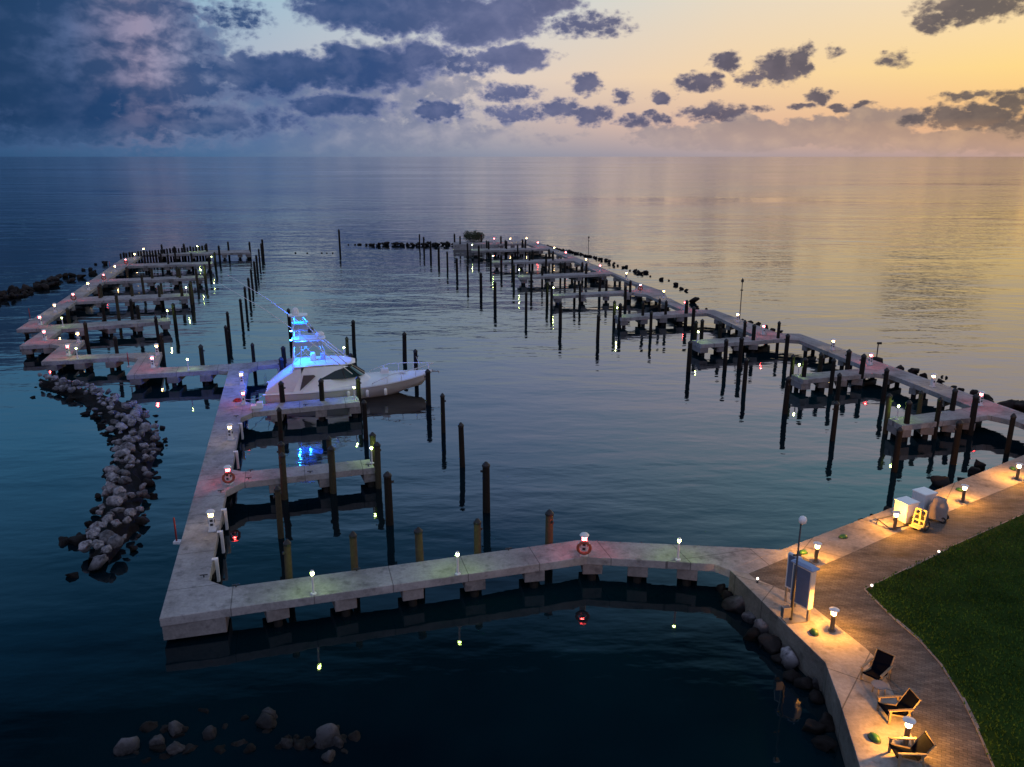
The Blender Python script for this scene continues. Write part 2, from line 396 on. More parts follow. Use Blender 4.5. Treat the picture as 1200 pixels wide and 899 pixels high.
# grass blades (uncountable)
def inside(p, poly):
    c = False; j = len(poly) - 1
    for i in range(len(poly)):
        a, b = poly[i], poly[j]
        if (a.y > p.y) != (b.y > p.y) and p.x < (b.x - a.x) * (p.y - a.y) / (b.y - a.y) + a.x: c = not c
        j = i
    return c
gpoly = lw + [Vector((lw[-1].x, 12)), Vector((40, 12)), Vector((40, 42))]
gv = []; gf = []
xs = [p.x for p in gpoly]; ys = [p.y for p in gpoly]
cnt = 0
while cnt < 42000:
    q = Vector((random.uniform(min(xs) - .1, 34), random.uniform(14, 44)))
    if not inside(q + Vector((random.uniform(-.03, .12), random.uniform(-.1, .03))), gpoly): continue
    cnt += 1
    a = random.uniform(0, PI); h = random.uniform(.05, .13); ww = random.uniform(.02, .05); lx, ly = random.uniform(-.05, .05), random.uniform(-.05, .05)
    o = len(gv); dx, dy = ww * math.cos(a), ww * math.sin(a)
    gv += [(q.x - dx, q.y - dy, DECK + .02), (q.x + dx, q.y + dy, DECK + .02), (q.x + lx, q.y + ly, DECK + .02 + h)]; gf.append((o, o + 1, o + 2))
g = MB(); g.v = gv; g.f = gf
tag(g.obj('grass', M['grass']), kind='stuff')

# ---------------------------------------------------------------- piers
def pier(name, label, polys, beams, cat='pier', thick=.40, group=None, bdepth=.55, z=DECK, bw=.85):
    c0 = PX(polys[0], z); cen = sum((Vector(p) for p in c0), Vector((0, 0))) / len(c0)
    t = thing(name, label, cat, (cen.x, cen.y, 0), 0, group)
    for poly in polys:
        pts = [p - cen for p in PX(poly, z)]
        MB().prism(pts, z - thick, z).obj('deck_slab', M['deck'], t, bevel=.03)
    for (a, b, wd) in beams:          # a beam across: centre line from pixel a to pixel b on the deck
        A = P(*a, z).to_2d() - cen; B = P(*b, z).to_2d() - cen
        d = B - A; L = d.length; m_ = (A + B) / 2; an = math.atan2(d.y, d.x)
        MB().box((m_.x, m_.y, z - thick - bdepth / 2 + .01), (L, wd, bdepth), an).obj('cross_beam', M['beam'], t, bevel=.03)
        for k in (-.36, .36):
            q = m_ + d * k
            MB().lathe([(.2, -1.5), (.2, z - thick - bdepth + .03)], (q.x, q.y, 0), 10).obj('support_pile', M['wood_dark'], t, True)
    return t
def lerp(a, b, t): return (a[0] + (b[0] - a[0]) * t, a[1] + (b[1] - a[1]) * t)
def lerpw(a, b, t):   # interpolate on the deck plane, returned as pixel
    A = P(*a, DECK); B = P(*b, DECK); q = A.lerp(B, t); d = q - Vector((0, 0, HC))
    yc = d.y * cp - d.z * sp; zc = d.y * sp + d.z * cp
    return (CX + F * d.x / yc, CY - F * zc / yc)
def cross(front, back, ts, wd=.85, inset=.03):
    out = []
    for t_ in ts:
        a = lerpw(front[0], front[1], t_); b = lerpw(back[0], back[1], t_)
        out.append((lerpw(a, b, inset), lerpw(a, b, 1 - inset), wd))
    return out
FW = [(186.5, 725), (460, 685.5), (688, 652.7), (837, 661), (855.4, 668), (915.5, 644), (860, 641), (678, 632.7), (460, 662.3), (267.6, 687.8), (245, 680), (198.3, 683)]
bm_ = [(lerpw((186.5, 725), (198.3, 683), .03), lerpw((186.5, 725), (198.3, 683), .9), 2.4)]
bm_ = []
for x0, y0, x1, y1 in ((325, 705, 316, 681.5), (405, 693.5, 396, 671), (484, 682, 476, 660), (557, 671.5, 549, 650.5), (627, 661.5, 619, 641), (695, 653, 690, 633.3), (748, 656, 748, 636), (806, 659.3, 808, 638.8)):
    bm_.append((lerpw((x0, y0), (x1, y1), .03), lerpw((x0, y0), (x1, y1), .97), .95))
t = pier('walkway_pier', 'long pale concrete walkway pier crossing the foreground to the shore', [FW], bm_)
# big corner block
cA = P(186.5, 725, DECK); cen = Vector(t.location)
def corner_block(t, px, py, L, Wd, an):
    q = P(px, py, DECK) - Vector(t.location)
    MB().box((q.x + math.cos(an) * L / 2 - math.sin(an) * Wd / 2, q.y + math.sin(an) * L / 2 + math.cos(an) * Wd / 2, .55), (L, Wd, .72), an).obj('corner_block', M['beam'], t, bevel=.03)
corner_block(t, 188, 723.5, 2.5, 1.8, R(14.5))
LM = [(198.3, 683), (245, 680), (265, 575), (271.7, 550), (282, 489.5), (285.5, 470), (291.5, 433), (293, 424.9), (268, 426.5), (267.4, 435)]
pier('walkway_pier', 'concrete walkway pier running up the left side to the white boat', [LM],
     cross(((200, 677), (267, 437)), ((246, 675), (291, 436)), [.06, .2, .34, .48, .62, .76, .9], .7))
pier('finger_pier', 'concrete finger pier behind the white boat', [[(291.5, 433), (301, 429), (326, 427), (408, 421), (408, 414.5), (326, 421), (293, 424.9)]],
     cross(((326, 427), (408, 421)), ((326, 421), (408, 414.5)), [.05, .5, .95]), group='finger piers')
pier('finger_pier', 'concrete finger pier along the near side of the white boat', [[(282, 489.5), (297.5, 483), (421.7, 471), (419, 463.5), (303, 474), (285.5, 470)]],
     cross(((297.5, 483), (421.7, 471)), ((303, 474), (419, 463.5)), [.2, .62, .95]), group='finger piers')
pier('finger_pier', 'concrete finger pier in the near left basin below the boat', [[(265, 575), (285, 565), (439, 548), (433, 538), (285, 552.5), (271.7, 550)]],
     cross(((285, 565), (439, 548)), ((285, 552.5), (433, 538)), [.24, .62, .97]), group='finger piers')
ZZ = [(267.4, 435), (256, 434), (231, 435), (148, 440), (161.8, 420.6), (152, 419.2), (137, 419), (48, 424), (70, 405.5), (60, 403.5), (22.6, 405.5), (49.6, 387.5), (46.5, 385), (19, 386), (70, 353.4), (141, 304.5), (166.8, 292), (172, 296), (103, 343.4), (49, 381.4), (72, 385.7), (56, 397.5), (99, 398.5), (82, 416.3), (190, 412.5), (184, 431), (194, 430.5), (268, 426.5)]
zb = cross(((148, 440), (262, 434.5)), ((160, 432), (268, 427)), [.08, .46, .8], .95) + cross(((48, 424), (150, 419)), ((60, 418), (160, 414)), [.1, .42, .78], .95)
zb += cross(((22.6, 405.5), (60, 403.5)), ((30, 400), (60, 399)), [.2, .9], .95) + cross(((19, 386), (141, 304.5)), ((49, 381.4), (150, 311)), [.03, .15, .27, .4, .52, .64, .76, .88], .7)
pier('walkway_pier', 'zigzag concrete walkway pier stepping away on the far left', [ZZ], zb)
left_f = [('nearest', [(72, 385.7), (200, 376.3), (198, 372.3), (49, 381.4)]), ('second nearest', [(88, 353.5), (222, 347.5), (221, 343.3), (97, 348)]),
          ('third nearest', [(122, 330.5), (239, 325.5), (238, 322.5), (129, 327)]), ('fourth nearest', [(149, 312), (250, 309), (249, 306.5), (155, 309)]),
          ('farthest and longest', [(168, 298.8), (293.5, 296), (292, 293), (241, 293.3), (172, 296)])]
for nm, q in left_f:
    pier('finger_pier', nm + ' of the five finger piers off the zigzag left walkway', [q], cross((q[0], q[1]), (q[3] if len(q) == 4 else q[4], q[2]), [.2, .45, .7, .95] if len(q) == 4 else [.15, .3, .45, .6, .75, .9, .98]), group='finger piers')
RM = [(1330, 530), (1200, 484), (937, 391), (913, 390.5), (837, 363), (815, 362.7), (801, 357.5), (781.7, 348), (777, 341), (744, 330), (705, 313.7), (671.5, 300), (643.7, 289), (631, 284), (619, 282.5), (616, 285.2), (628, 290.2), (641, 292), (667, 303), (672, 305.5), (700, 318.8), (716.7, 321), (748, 334.5), (743, 339.7), (741, 343.2), (757, 345), (800, 363.8), (803, 367.8), (829, 367), (837, 369.7), (886, 393.6), (888, 399.5), (914, 397.4), (936.7, 398.7), (1012, 429), (1012, 431.5), (1010, 439), (1023.5, 437.4), (1043.5, 439.8), (1056, 444), (1140, 477), (1142, 489.3), (1158, 486.5), (1190, 493.5), (1325, 545)]
rb = cross(((937, 398.7), (1140, 477)), ((950, 395.5), (1160, 470)), [.04, .17, .30, .44, .58, .72, .86, .97], .6) + cross(((837, 369.7), (886, 393.6)), ((848, 367), (905, 388)), [.05, .35, .65, .95], .6)
rb += cross(((757, 345), (800, 363.8)), ((770, 340.5), (800, 357)), [.05, .5, .95], .6) + cross(((672, 305.5), (700, 318.8)), ((680, 303.5), (712, 316.5)), [.1, .5, .9], .6)
rb += cross(((641, 292), (667, 303)), ((646, 290), (672, 300.5)), [.1, .5, .9], .6) + cross(((716.7, 321), (748, 334.5)), ((725, 322), (757, 334.5)), [.1, .5, .9], .6)
pier('walkway_pier', 'long concrete walkway pier angling away on the right', [RM], rb)
right_f = [('nearest', [(1057.4, 499), (1142, 489.3), (1140, 477), (1041, 490)]), ('second nearest', [(941.5, 445), (1010, 439), (1012, 431.5), (927.5, 439)]),
           ('third nearest', [(822, 403.8), (888, 399.5), (886, 393.6), (810.5, 398.6)]), ('fourth nearest', [(728, 372.8), (803, 367.8), (800, 363.8), (719, 369)]),
           ('fifth nearest', [(649, 347), (741, 343.2), (743, 339.7), (646, 344.5)]), ('sixth nearest', [(608, 325.2), (716.7, 321), (700, 318.8), (606, 322.3)]),
           ('seventh nearest', [(577, 307.9), (672, 305.5), (667, 303), (576, 305.3)]), ('farthest', [(552.7, 294), (641, 292), (628, 290.2), (552, 291.5)])]
for nm, q in right_f:
    pier('finger_pier', nm + ' of the eight finger piers off the right walkway', [q], cross((q[0], q[1]), (q[3], q[2]), [.06, .36, .66, .93], .9), group='finger piers')
pier('walkway_pier', 'short far walkway pier meeting the rock jetty', [[(616, 285.2), (619, 282.5), (583, 283.6), (585, 286.5)]], cross(((585, 286.5), (616, 285.2)), ((583, 283.6), (619, 282.5)), [.1, .5, .9]))
tag(MB().prism(PX([(531, 284), (582, 283), (584.5, 286.3), (531, 286.5)], 1.2), -1, 1.2).obj('jetty_cap', M['deck']), 'flat concrete cap on the far rock jetty by the round bush', 'jetty')

# ---------------------------------------------------------------- mooring piles
PZ = 3.05
def make_pile(label, mat, group):
    t = thing('mooring_pile', label, 'pile', (0, 0, 0), 0, group)
    MB().lathe([(.21, -1.6), (.20, 0), (.185, PZ - .35), (.18, PZ - .28)], n=12).obj('shaft', mat, t, True)
    MB().box((.23, 0, PZ - .62), (.14, .07, .12)).obj('line_hook', M['darkmetal'], t)
    MB().lathe([(.21, PZ - .30), (.215, PZ - .20), (.06, PZ - .02), (.01, PZ)], n=12).obj('cap', M['cap'], t)
    return t
protos = {}
def put_piles(lst, row, group, mat='wood_dark', z=PZ):
    srt = sorted(lst)
    for i, (x, y) in enumerate(srt):
        lab = row.format(ORD[i] if len(srt) > 1 else '')
        lab = ' '.join(lab.split())
        p = P(x, y, z)
        s = z / PZ
        loc = (p.x, p.y, 0); rz = random.uniform(0, 6)
        if mat not in protos:
            o = make_pile(lab, M[mat], group); o.location = loc; o.rotation_euler.z = rz; protos[mat] = o
        else:
            o = dup(protos[mat], loc, rz, lab, group)
        k = random.uniform(.82, 1.12); o.scale = (k, k, s * random.uniform(.96, 1.03))
        if random.random() < .8: o.rotation_euler.x = random.uniform(-.02, .02); o.rotation_euler.y = random.uniform(-.02, .02)
G1 = 'mooring piles around the slips'
put_piles([(334, 632), (413, 624), (491, 615), (559, 606), (644, 595)], 'tan wooden pile with black cap behind the foreground walkway, {} from the left', G1, 'wood_tan')
put_piles([(501, 432), (518.5, 460), (541, 495), (569.5, 541)], 'dark pile in the open row beyond the bow, {} from the boat', G1)
put_piles([(454, 554)], 'lone dark pile off the end of the near left finger pier', G1)
put_piles([(473, 388.5), (486.7, 409)], 'dark pile beyond the bow rail of the boat, {} from the left', G1)
put_piles([(406, 395), (411, 412), (413, 373.5)], 'dark pile behind the foredeck of the boat, {} from the left', G1)
put_piles([(338, 361), (332, 404), (329, 418), (295.5, 401)], 'dark pile behind the stern of the boat, {} from the left', G1)
put_piles([(329.6, 445.5), (326, 476.5), (375.5, 444), (419, 439.5), (426.5, 467.5)], 'dark pile along the near side of the boat, {} from the left', G1)
put_piles([(328, 516), (329, 528), (324, 567.5), (385.5, 510), (387, 521.5), (436, 506), (441, 516.5)], 'olive lamp-tinted pile beside the near left finger pier, {} from the left', G1, 'wood_olive')
put_piles([(307, 280.5), (305.7, 285), (303, 291), (300, 298), (297.5, 305), (294, 314.5), (290.7, 324.5), (286.5, 336), (281.4, 349.5), (266, 365)], 'dark pile of the straight left basin row, {} from its near end', G1)
put_piles([(264.5, 381), (235, 404.5)], 'dark pile behind the walkway left of the boat, {} from the left', G1)
put_piles([(189, 286), (204, 288.4), (215, 285.4), (241.5, 284.5), (256, 287), (267, 283.3), (292, 283)], 'dark pile at the farthest left finger pier, {} from the left', G1)
put_piles([(169, 297), (188, 296), (195.7, 297.8), (224, 295.6), (244.5, 300), (251, 295)], 'dark pile at the fourth left finger pier, {} from the left', G1)
put_piles([(148, 312), (165.7, 320), (177, 313), (206.7, 311.7), (209.5, 312.5), (229.5, 313.4), (239, 310)], 'olive lamp-tinted pile at the third left finger pier, {} from the left', G1, 'wood_olive')
put_piles([(115, 334), (117, 333), (135.6, 344.5), (153, 332), (185, 333), (188, 330), (212, 332), (221.7, 331), (223.5, 329)], 'olive lamp-tinted pile at the second left finger pier, {} from the left', G1, 'wood_olive')
put_piles([(78, 361), (99, 377), (120, 354), (134.5, 393), (152, 350), (160.6, 356.8), (182.3, 370), (188, 389.5), (202.8, 355)], 'dark pile at the nearest left zigzag finger pier, {} from the left', G1)
put_piles([(491.4, 274), (496.5, 277), (504.4, 282.4), (513.8, 289), (524, 294.2), (535.3, 301.7), (548, 310), (563.5, 319.5), (580, 330.4), (616.6, 341.3), (657, 353.6), (701.3, 366.6)], 'dark pile of the long open row right of mid basin, {} from its far end', G1)
put_piles([(532.6, 274), (539, 276), (548, 284), (561, 287), (564, 274), (570.5, 281), (572.7, 282), (587, 276), (592, 281), (593.7, 281.6)], 'dark pile near the farthest right finger pier, {} from the left', G1)
put_piles([(575, 296), (587.4, 298.5), (600.5, 296), (606.7, 286), (612.4, 280.4), (616, 281), (620.6, 294), (624, 293), (640, 296), (643.7, 291.5), (648, 294)], 'dark pile at the seventh right finger pier, {} from the left', G1)
put_piles([(602, 309), (622.7, 317), (635.5, 310), (657, 307), (662.4, 306), (682.8, 306.4), (687, 308)], 'dark pile at the sixth right finger pier, {} from the left', G1)
put_piles([(641.4, 329.5), (646.7, 332), (673.5, 328), (680, 330.6), (703, 323), (711, 326), (733.6, 335), (739, 328)], 'dark pile at the fifth right finger pier, {} from the left', G1)
put_piles([(720.4, 352), (727, 354.5), (754.3, 352.8), (763.6, 363), (773.5, 348.7), (780.5, 351.6), (805, 350.4), (813.3, 359.8)], 'dark pile at the fourth right finger pier, {} from the left', G1)
put_piles([(809, 398.3), (816, 375), (823.5, 372.6), (845, 376.7), (852, 396.5), (869, 395), (875, 418), (873.7, 375.5), (884.4, 379), (913.6, 377), (923.4, 390)], 'dark pile at the third right finger pier, {} from the left', G1)
put_piles([(924, 441), (930, 415.4), (944, 418), (962.8, 412.7), (977.5, 420.7), (985, 436), (995.5, 410), (1012, 415.4), (981, 468.3), (1039.6, 430.6)], 'dark pile at the second nearest right finger pier, {} from the left', G1)
put_piles([(1055, 499.8), (1066.7, 468.5), (1101.8, 466), (1119.7, 454.5), (1125, 492.3), (1144.6, 462.3), (1187.9, 485.5)], 'dark pile at the nearest right finger pier, {} from the left', G1)
put_piles([(1043.7, 461), (1080.7, 457)], 'olive lamp-tinted pile behind the nearest right finger pier, {} from the left', G1, 'wood_olive')
put_piles([(397, 268)], 'lone dark pile far out in the open channel', 'channel piles', z=4.2)
# close-set screen of short piles behind the farthest left pier
scr = []
for i in range(30):
    tt = i / 29
    scr.append((141 + (240 - 141) * tt, 296.2 + (287.2 - 296.2) * tt + random.uniform(-.4, .4)))
put_piles(scr, 'short pile of the tight screen behind the farthest left pier, {} from left', 'screen of short piles', z=2.3)

# ---------------------------------------------------------------- dock lights
def make_pedestal(kind):
    gm = {'pink': M['g_pink'], 'warm': M['g_warm']}[kind]
    t = thing('power_pedestal', 'x', 'pedestal', (0, 0, 0), 0, 'power pedestals')
    MB().box((0, 0, .03), (.36, .36, .06)).obj('base', M['whitepaint'], t)
    MB().box((0, 0, .42), (.30, .24, .72), 0, .86).obj('cabinet', M['whitepaint'], t, bevel=.02)
    for c_, d_ in (((0, -.122, .36), (.14, .03, .12)), ((0, -.122, .58), (.14, .03, .12)), ((.15, 0, .5), (.03, .12, .14)), ((-.15, 0, .45), (.03, .12, .14))):
        MB().box(c_, d_).obj('outlet', M['darkmetal'], t)
    MB().lathe([(.09, .79), (.12, .83), (.13, .96), (.12, .975)], n=10).obj('lamp_lens', gm, t)
    bulb(t, (0, 0, .89), {'pink': (1, .06, .05), 'warm': (1, .62, .26)}[kind], {'pink': 110, 'warm': 48}[kind], .07)
    MB().lathe([(.21, .985), (.23, 1.02), (.16, 1.10), (.04, 1.14)], n=12).obj('lamp_hood', M['opal'] , t)
    return t
ped = {}
ring_pos = []
def put_ped(lst, kind, row, near=False):
    col = {'pink': 'pink', 'warm': 'warm white'}[kind]
    for i, (x, y) in enumerate(sorted(lst)):
        p = P(x, y, DECK)
        lab = ' '.join(('white power pedestal with ' + col + ' lamp ' + row.format(ORD[i])).split())
        rz = random.choice((R(15.5), R(105.5), R(-10)))
        if kind not in ped:
            t = make_pedestal(kind); t['label'] = lab; t.location = p; t.rotation_euler.z = rz; ped[kind] = t
        else: dup(ped[kind], p, rz, lab)
put_ped([(268.5, 567)], 'pink', 'and life ring at the near left finger pier')
put_ped([(286, 473.7)], 'pink', 'beside the boat stern')
put_ped([(249, 621.5), (270.6, 515)], 'warm', 'on the left walkway, {} from the near corner')
put_ped([(283.7, 450.6)], 'warm', 'at the corner behind the boat stern')
put_ped([(179.4, 430.6), (80.5, 416.5), (53, 398.6), (47.7, 380.8)], 'pink', 'at a zigzag corner, {} from the left')
put_ped([(184.6, 416), (92.4, 401)], 'warm', 'on a zigzag corner, {} from the left')
put_ped([(86.7, 353), (122, 329), (148, 310.5)], 'pink', 'on the far left walkway, {} from the left')
put_ped([(65, 366), (104, 339.5), (135.4, 318.4), (158.4, 303.4), (169, 297)], 'warm', 'on the far left walkway, {} from the left')
put_ped([(579, 284.5), (630.4, 289.3), (663, 301.2), (703, 317.6), (750.3, 341.5), (802.7, 362.5), (894.3, 391.8), (1019.5, 427.3), (1148, 475)], 'pink', 'on the right walkway, {} from the far end')
put_ped([(598, 284.5), (617, 284), (649.3, 295.5), (686.7, 310), (733.7, 326.8), (777.6, 349), (864, 377.5), (975.5, 410), (1092.4, 453)], 'warm', 'on the right walkway, {} from the far end')
put_ped([(684.3, 650)], 'pink', 'and life ring on the foreground walkway bend')

def make_ring(label):
    t = thing('life_ring', label, 'life ring', (0, 0, 0), 0, 'life rings on the pedestals')
    MB().torus((0, 0, 0), .29, .075, 'y', 24, 8).obj('ring', M['orange'], t, True)
    b = MB()
    for k in range(4):
        a = PI / 4 + k * PI / 2
        b.torus((.29 * math.cos(a), 0, .29 * math.sin(a)), .05, .035, 'y', 8, 6)
    b.obj('band', M['whitepaint'], t, True)
    return t
ring0 = None
for (x, y, lab, rz) in ((684.3, 650, 'dark red life ring on the pedestal at the foreground walkway bend', R(-4)),
                        (268.5, 567, 'dark red life ring on the pedestal at the near left finger pier', R(25)),
                        (86.7, 353, 'dark red life ring on the nearest far-left pink pedestal', R(10)),
                        (122, 329, 'dark red life ring on the middle far-left pink pedestal', R(10)),
                        (148, 310.5, 'dark red life ring on the farthest far-left pink pedestal', R(10)),
                        (750.3, 341.5, 'dark red life ring on a pink pedestal of the right walkway', R(0))):
    p = P(x, y, DECK); d = Vector((-p.x, -p.y, 0)).normalized() * .30
    loc = (p.x + d.x, p.y + d.y, DECK + .50)
    if ring0 is None: ring0 = make_ring(lab); ring0.location = loc; ring0.rotation_euler.z = rz
    else: dup(ring0, loc, rz, lab)

def make_post():
    t = thing('post_lamp', 'x', 'lamp', (0, 0, 0), 0, 'post lamps on the finger piers')
    MB().lathe([(.13, 0), (.13, .04), (.05, .06), (.045, .90)], n=14).obj('post', M['whitepaint'], t)
    MB().lathe([(.045, .915), (.07, .94), (.08, 1.0), (.07, 1.06), (.02, 1.085)], n=10).obj('lens', M['g_green'], t, True)
    bulb(t, (0, 0, 1.0), (.60, 1, .20), 60, .05)
    MB().lathe([(.08, 1.075), (.09, 1.09), (.05, 1.13), (.01, 1.14)], n=10).obj('cap', M['opal'], t)
    return t
post0 = None
posts = [((367.5, 696), 'on the foreground walkway, leftmost of three'), ((536.5, 673), 'on the foreground walkway, middle of three'), ((794.5, 656), 'on the foreground walkway near the shore'),
         ((436, 543), 'at the tip of the near left finger pier'), ((415.6, 468.5), 'on the finger pier beside the boat hull'), ((403.6, 419.5), 'on the finger pier behind the boat hardtop'),
         ((221, 434), 'on the zigzag walkway left of the boat stern'), ((91, 420.5), 'on the zigzag walkway above the rocks'), ((74, 383), 'at the root of the nearest left finger pier'),
         ((200 - 3, 374), 'at the nearest left finger pier tip'), ((219, 345.5), 'at the tip of the second left finger pier'), ((236, 324), 'at the tip of the third left finger pier'), ((248.5, 307.6), 'at the tip of the fourth left finger pier'), ((232, 294.6), 'on the farthest left finger pier'),
         ((553.5, 292.6), 'at the tip of the farthest right finger pier'), ((577.6, 306.5), 'at the tip of the seventh right finger pier'), ((608.5, 323.5), 'at the tip of the sixth right finger pier'), ((648.5, 345.7), 'at the tip of the fifth right finger pier'),
         ((723, 370.3), 'at the tip of the fourth right finger pier'), ((817.5, 400), 'at the tip of the third right finger pier'), ((935.2, 440.5), 'at the tip of the second right finger pier'), ((1051, 491.5), 'at the tip of the nearest right finger pier')]
for (x, y), where in posts:
    p = P(x, y, DECK); lab = 'white post lamp with greenish head ' + where
    if post0 is None: post0 = make_post(); post0.location = p; post0['label'] = lab
    else: dup(post0, p, 0, lab)

def make_bollard():
    t = thing('bollard_lamp', 'x', 'lamp', (0, 0, 0), 0, 'bollard lamps on the seawall')
    MB().lathe([(.15, 0), (.15, .03), (.085, .05), (.085, .70)], n=20).obj('post', M['bronze'], t)
    MB().lathe([(.085, .72), (.10, .735), (.10, .87), (.085, .885)], n=12).obj('lens', M['g_shore'], t, True)
    bulb(t, (0, 0, .83), (1, .385, .04), 620, .06)
    h = MB().lathe([(.19, .93), (.20, .955), (.06, 1.0), (.02, 1.01)], n=14)
    h.obj('hood', M['opal'], t)
    s = MB()
    for k in range(4):
        a = k * PI / 2 + .4; s.box((.095 * math.cos(a), .095 * math.sin(a), .915), (.015, .015, .06))
    s.obj('hood_strut', M['steel'], t)
    return t
bol0 = None
for (x, y), where in (((955.8, 658.5), 'nearest the landing corner'), ((1048, 620.5), 'in front of the white cabinets'), ((1128, 588), 'beyond the covered grill'), ((1191.6, 561.5), 'at the right picture edge'),
                      ((974.7, 739), 'beside the notice board'), ((1061, 873.5), 'between the two nearest lounge chairs')):
    p = P(x, y, DECK); lab = 'lit steel bollard lamp with warm glow ' + where
    if bol0 is None: bol0 = make_bollard(); bol0.location = p; bol0['label'] = lab
    else: dup(bol0, p, random.uniform(0, 1), lab)
sp0 = None
for (x, y), where in (((887.4, 683), 'on the landing near the seawall corner'), ((1099.5, 651), 'at the lawn edge, upper one'), ((1021, 691), 'at the pointed lawn corner')):
    p = P(x, y, DECK); lab = 'small white path light ' + where
    if sp0 is None:
        sp0 = thing('path_light', lab, 'light', p, 0, 'small path lights')
        MB().lathe([(.05, 0), (.04, .16)], n=8).obj('stem', M['darkmetal'], sp0)
        MB().lathe([(.03, .15), (.055, .19), (.05, .24), (.02, .26)], n=10).obj('lens', M['g_white'], sp0, True)
    else: dup(sp0, p, 0, lab)

# cleats on the decks
cl0 = None
cleats = [((293.5, 552.8), 'far edge of the near left finger pier, inner one'), ((363, 546), 'far edge of the near left finger pier, middle one'), ((363.5, 554.4), 'near edge of the near left finger pier, middle one'), ((291.5, 561.8), 'near edge of the near left finger pier, inner one'), ((431.5, 546.5), 'tip of the near left finger pier'),
          ((358, 475.8), 'near edge of the boat finger pier'), ((276.8, 489), 'left walkway below the boat stern'), ((276.6, 688), 'foreground walkway near its left corner'), ((418, 669), 'foreground walkway right of its left lamp'), ((596, 645), 'foreground walkway right of its middle lamp'),
          ((259, 577), 'left walkway below the near left finger pier'), ((239, 676.5), 'left walkway at its near inner corner')]
for (x, y), where in cleats:
    p = P(x, y, DECK); lab = 'small dark mooring cleat on the ' + where
    if cl0 is None:
        cl0 = tag(MB().box((0, 0, .05), (.06, .05, .1)).box((0, 0, .115), (.34, .05, .045)).obj('mooring_cleat', M['darkmetal'], bevel=.01), lab, 'cleat', 'mooring cleats')
        cl0.location = p; cl0.rotation_euler.z = R(20)
    else:
        c = cl0.copy(); C.objects.link(c); c.location = p; c.rotation_euler.z = R(random.uniform(5, 25)); c['label'] = lab
# rub boards hanging from the inner edge of the left walkway
fb0 = None
for (x, y), where in (((281, 497), 'just below the boat finger pier'), ((275.5, 530), 'above the near life ring'), ((261.5, 598), 'just below the near left finger pier'), ((257, 624), 'beside the nearest warm pedestal'), ((251, 656), 'nearest the inner corner')):
    p = P(x, y, DECK); lab = 'white fender board on the left walkway inner edge ' + where
    if fb0 is None:
        fb0 = tag(MB().box((0.1, 0, -.55), (.14, .22, 1.15)).box((.03, 0, .04), (.28, .2, .05)).obj('fender_board', M['whitepaint'], bevel=.01), lab, 'fender', 'fender boards'); fb0.location = p; fb0.rotation_euler.z = WROT
    else:
        c = fb0.copy(); C.objects.link(c); c.location = p; c['label'] = lab
# red marker poles on the outer side
rp0 = None
for (x, y), where in (((207, 634), 'on the outer edge of the left walkway'), ((35.5, 374), 'outside the zigzag pier, by the leftmost pink pedestal'), ((129, 315), 'outside the far left walkway'), ((151, 429), 'in the notch of the zigzag walkway')):
    p = P(x, y, DECK - .3); lab = 'thin red marker pole ' + where
    if rp0 is None:
        rp0 = thing('marker_pole', lab, 'marker', p, 0, 'red marker poles')
        MB().box((.12, 0, -.05), (.5, .3, .12)).obj('bracket', M['whitepaint'], rp0)
        MB().lathe([(.045, -.1), (.045, 1.25), (.03, 1.28)], n=8).obj('pole', M['red'], rp0, True)
    else: dup(rp0, p, 0, lab)
# channel markers beyond the right breakwater
for (x, y, h, lab) in ((689.5, 297, 3.6, 'thin dark channel marker beyond the right rocks'), (866.5, 376, 5.0, 'tall thin pole with dark lamp on the right walkway outer edge')):
    zb_ = 0 if y < 300 else 1.0
    p = P(x, y, zb_); t = thing('channel_marker', lab, 'marker', p)
    MB().lathe([(.06, -1.2), (.05, h)], n=8).obj('pole', M['darkmetal'], t)
    MB().lathe([(.08, h - .5), (.16, h - .45), (.16, h - .2), (.05, h - .1)], n=8).obj('lantern', M['black'], t)
    MB().box((0, 0, h * .72), (.3, .06, .12)).obj('plate', M['black'], t)
p = P(1027, 421, .4); t = thing('channel_marker', 'short dark marker post with a flat head on a rock outside the right walkway', 'marker', p)
MB().lathe([(.06, -1), (.06, 1.6)], n=8).obj('pole', M['darkmetal'], t); MB().box((.1, 0, 1.6), (.42, .14, .2)).obj('plate', M['black'], t)
MB().lathe([(.7, -.6), (.6, .1), (.2, .2)], n=9).obj('footing', M['rockdark'], t)

# ---------------------------------------------------------------- rocks
def rock_mesh(seed, mat, name):
    import bmesh
    bm = bmesh.new(); bmesh.ops.create_icosphere(bm, subdivisions=3, radius=1)
    rnd = random.Random(seed); off = Vector((rnd.uniform(-50, 50), rnd.uniform(-50, 50), rnd.uniform(-50, 50)))
    planes = [(Vector((rnd.gauss(0, 1), rnd.gauss(0, 1), rnd.gauss(0, 1))).normalized(), rnd.uniform(.5, .82)) for _ in range(13)]
    for v in bm.verts:
        c = v.co.copy()
        for nn, d in planes:
            e = c.dot(nn) - d
            if e > 0: c -= nn * e * .95
        c *= 1 + .22 * mnoise.noise(c * 1.4 + off) + .16 * mnoise.noise(c * 3.2 + off) + .05 * mnoise.noise(c * 8 + off)
        v.co = Vector((c.x, c.y * .85, c.z * .72))
    me = bpy.data.meshes.new(name); bm.to_mesh(me); bm.free(); me.materials.append(mat)
    for p_ in me.polygons: p_.use_smooth = True
    return me
pale = [rock_mesh(i, M['rock'], 'boulder') for i in range(7)]
dark = [rock_mesh(20 + i, M['rockdark'], 'boulder') for i in range(5)]
ROCKS = []
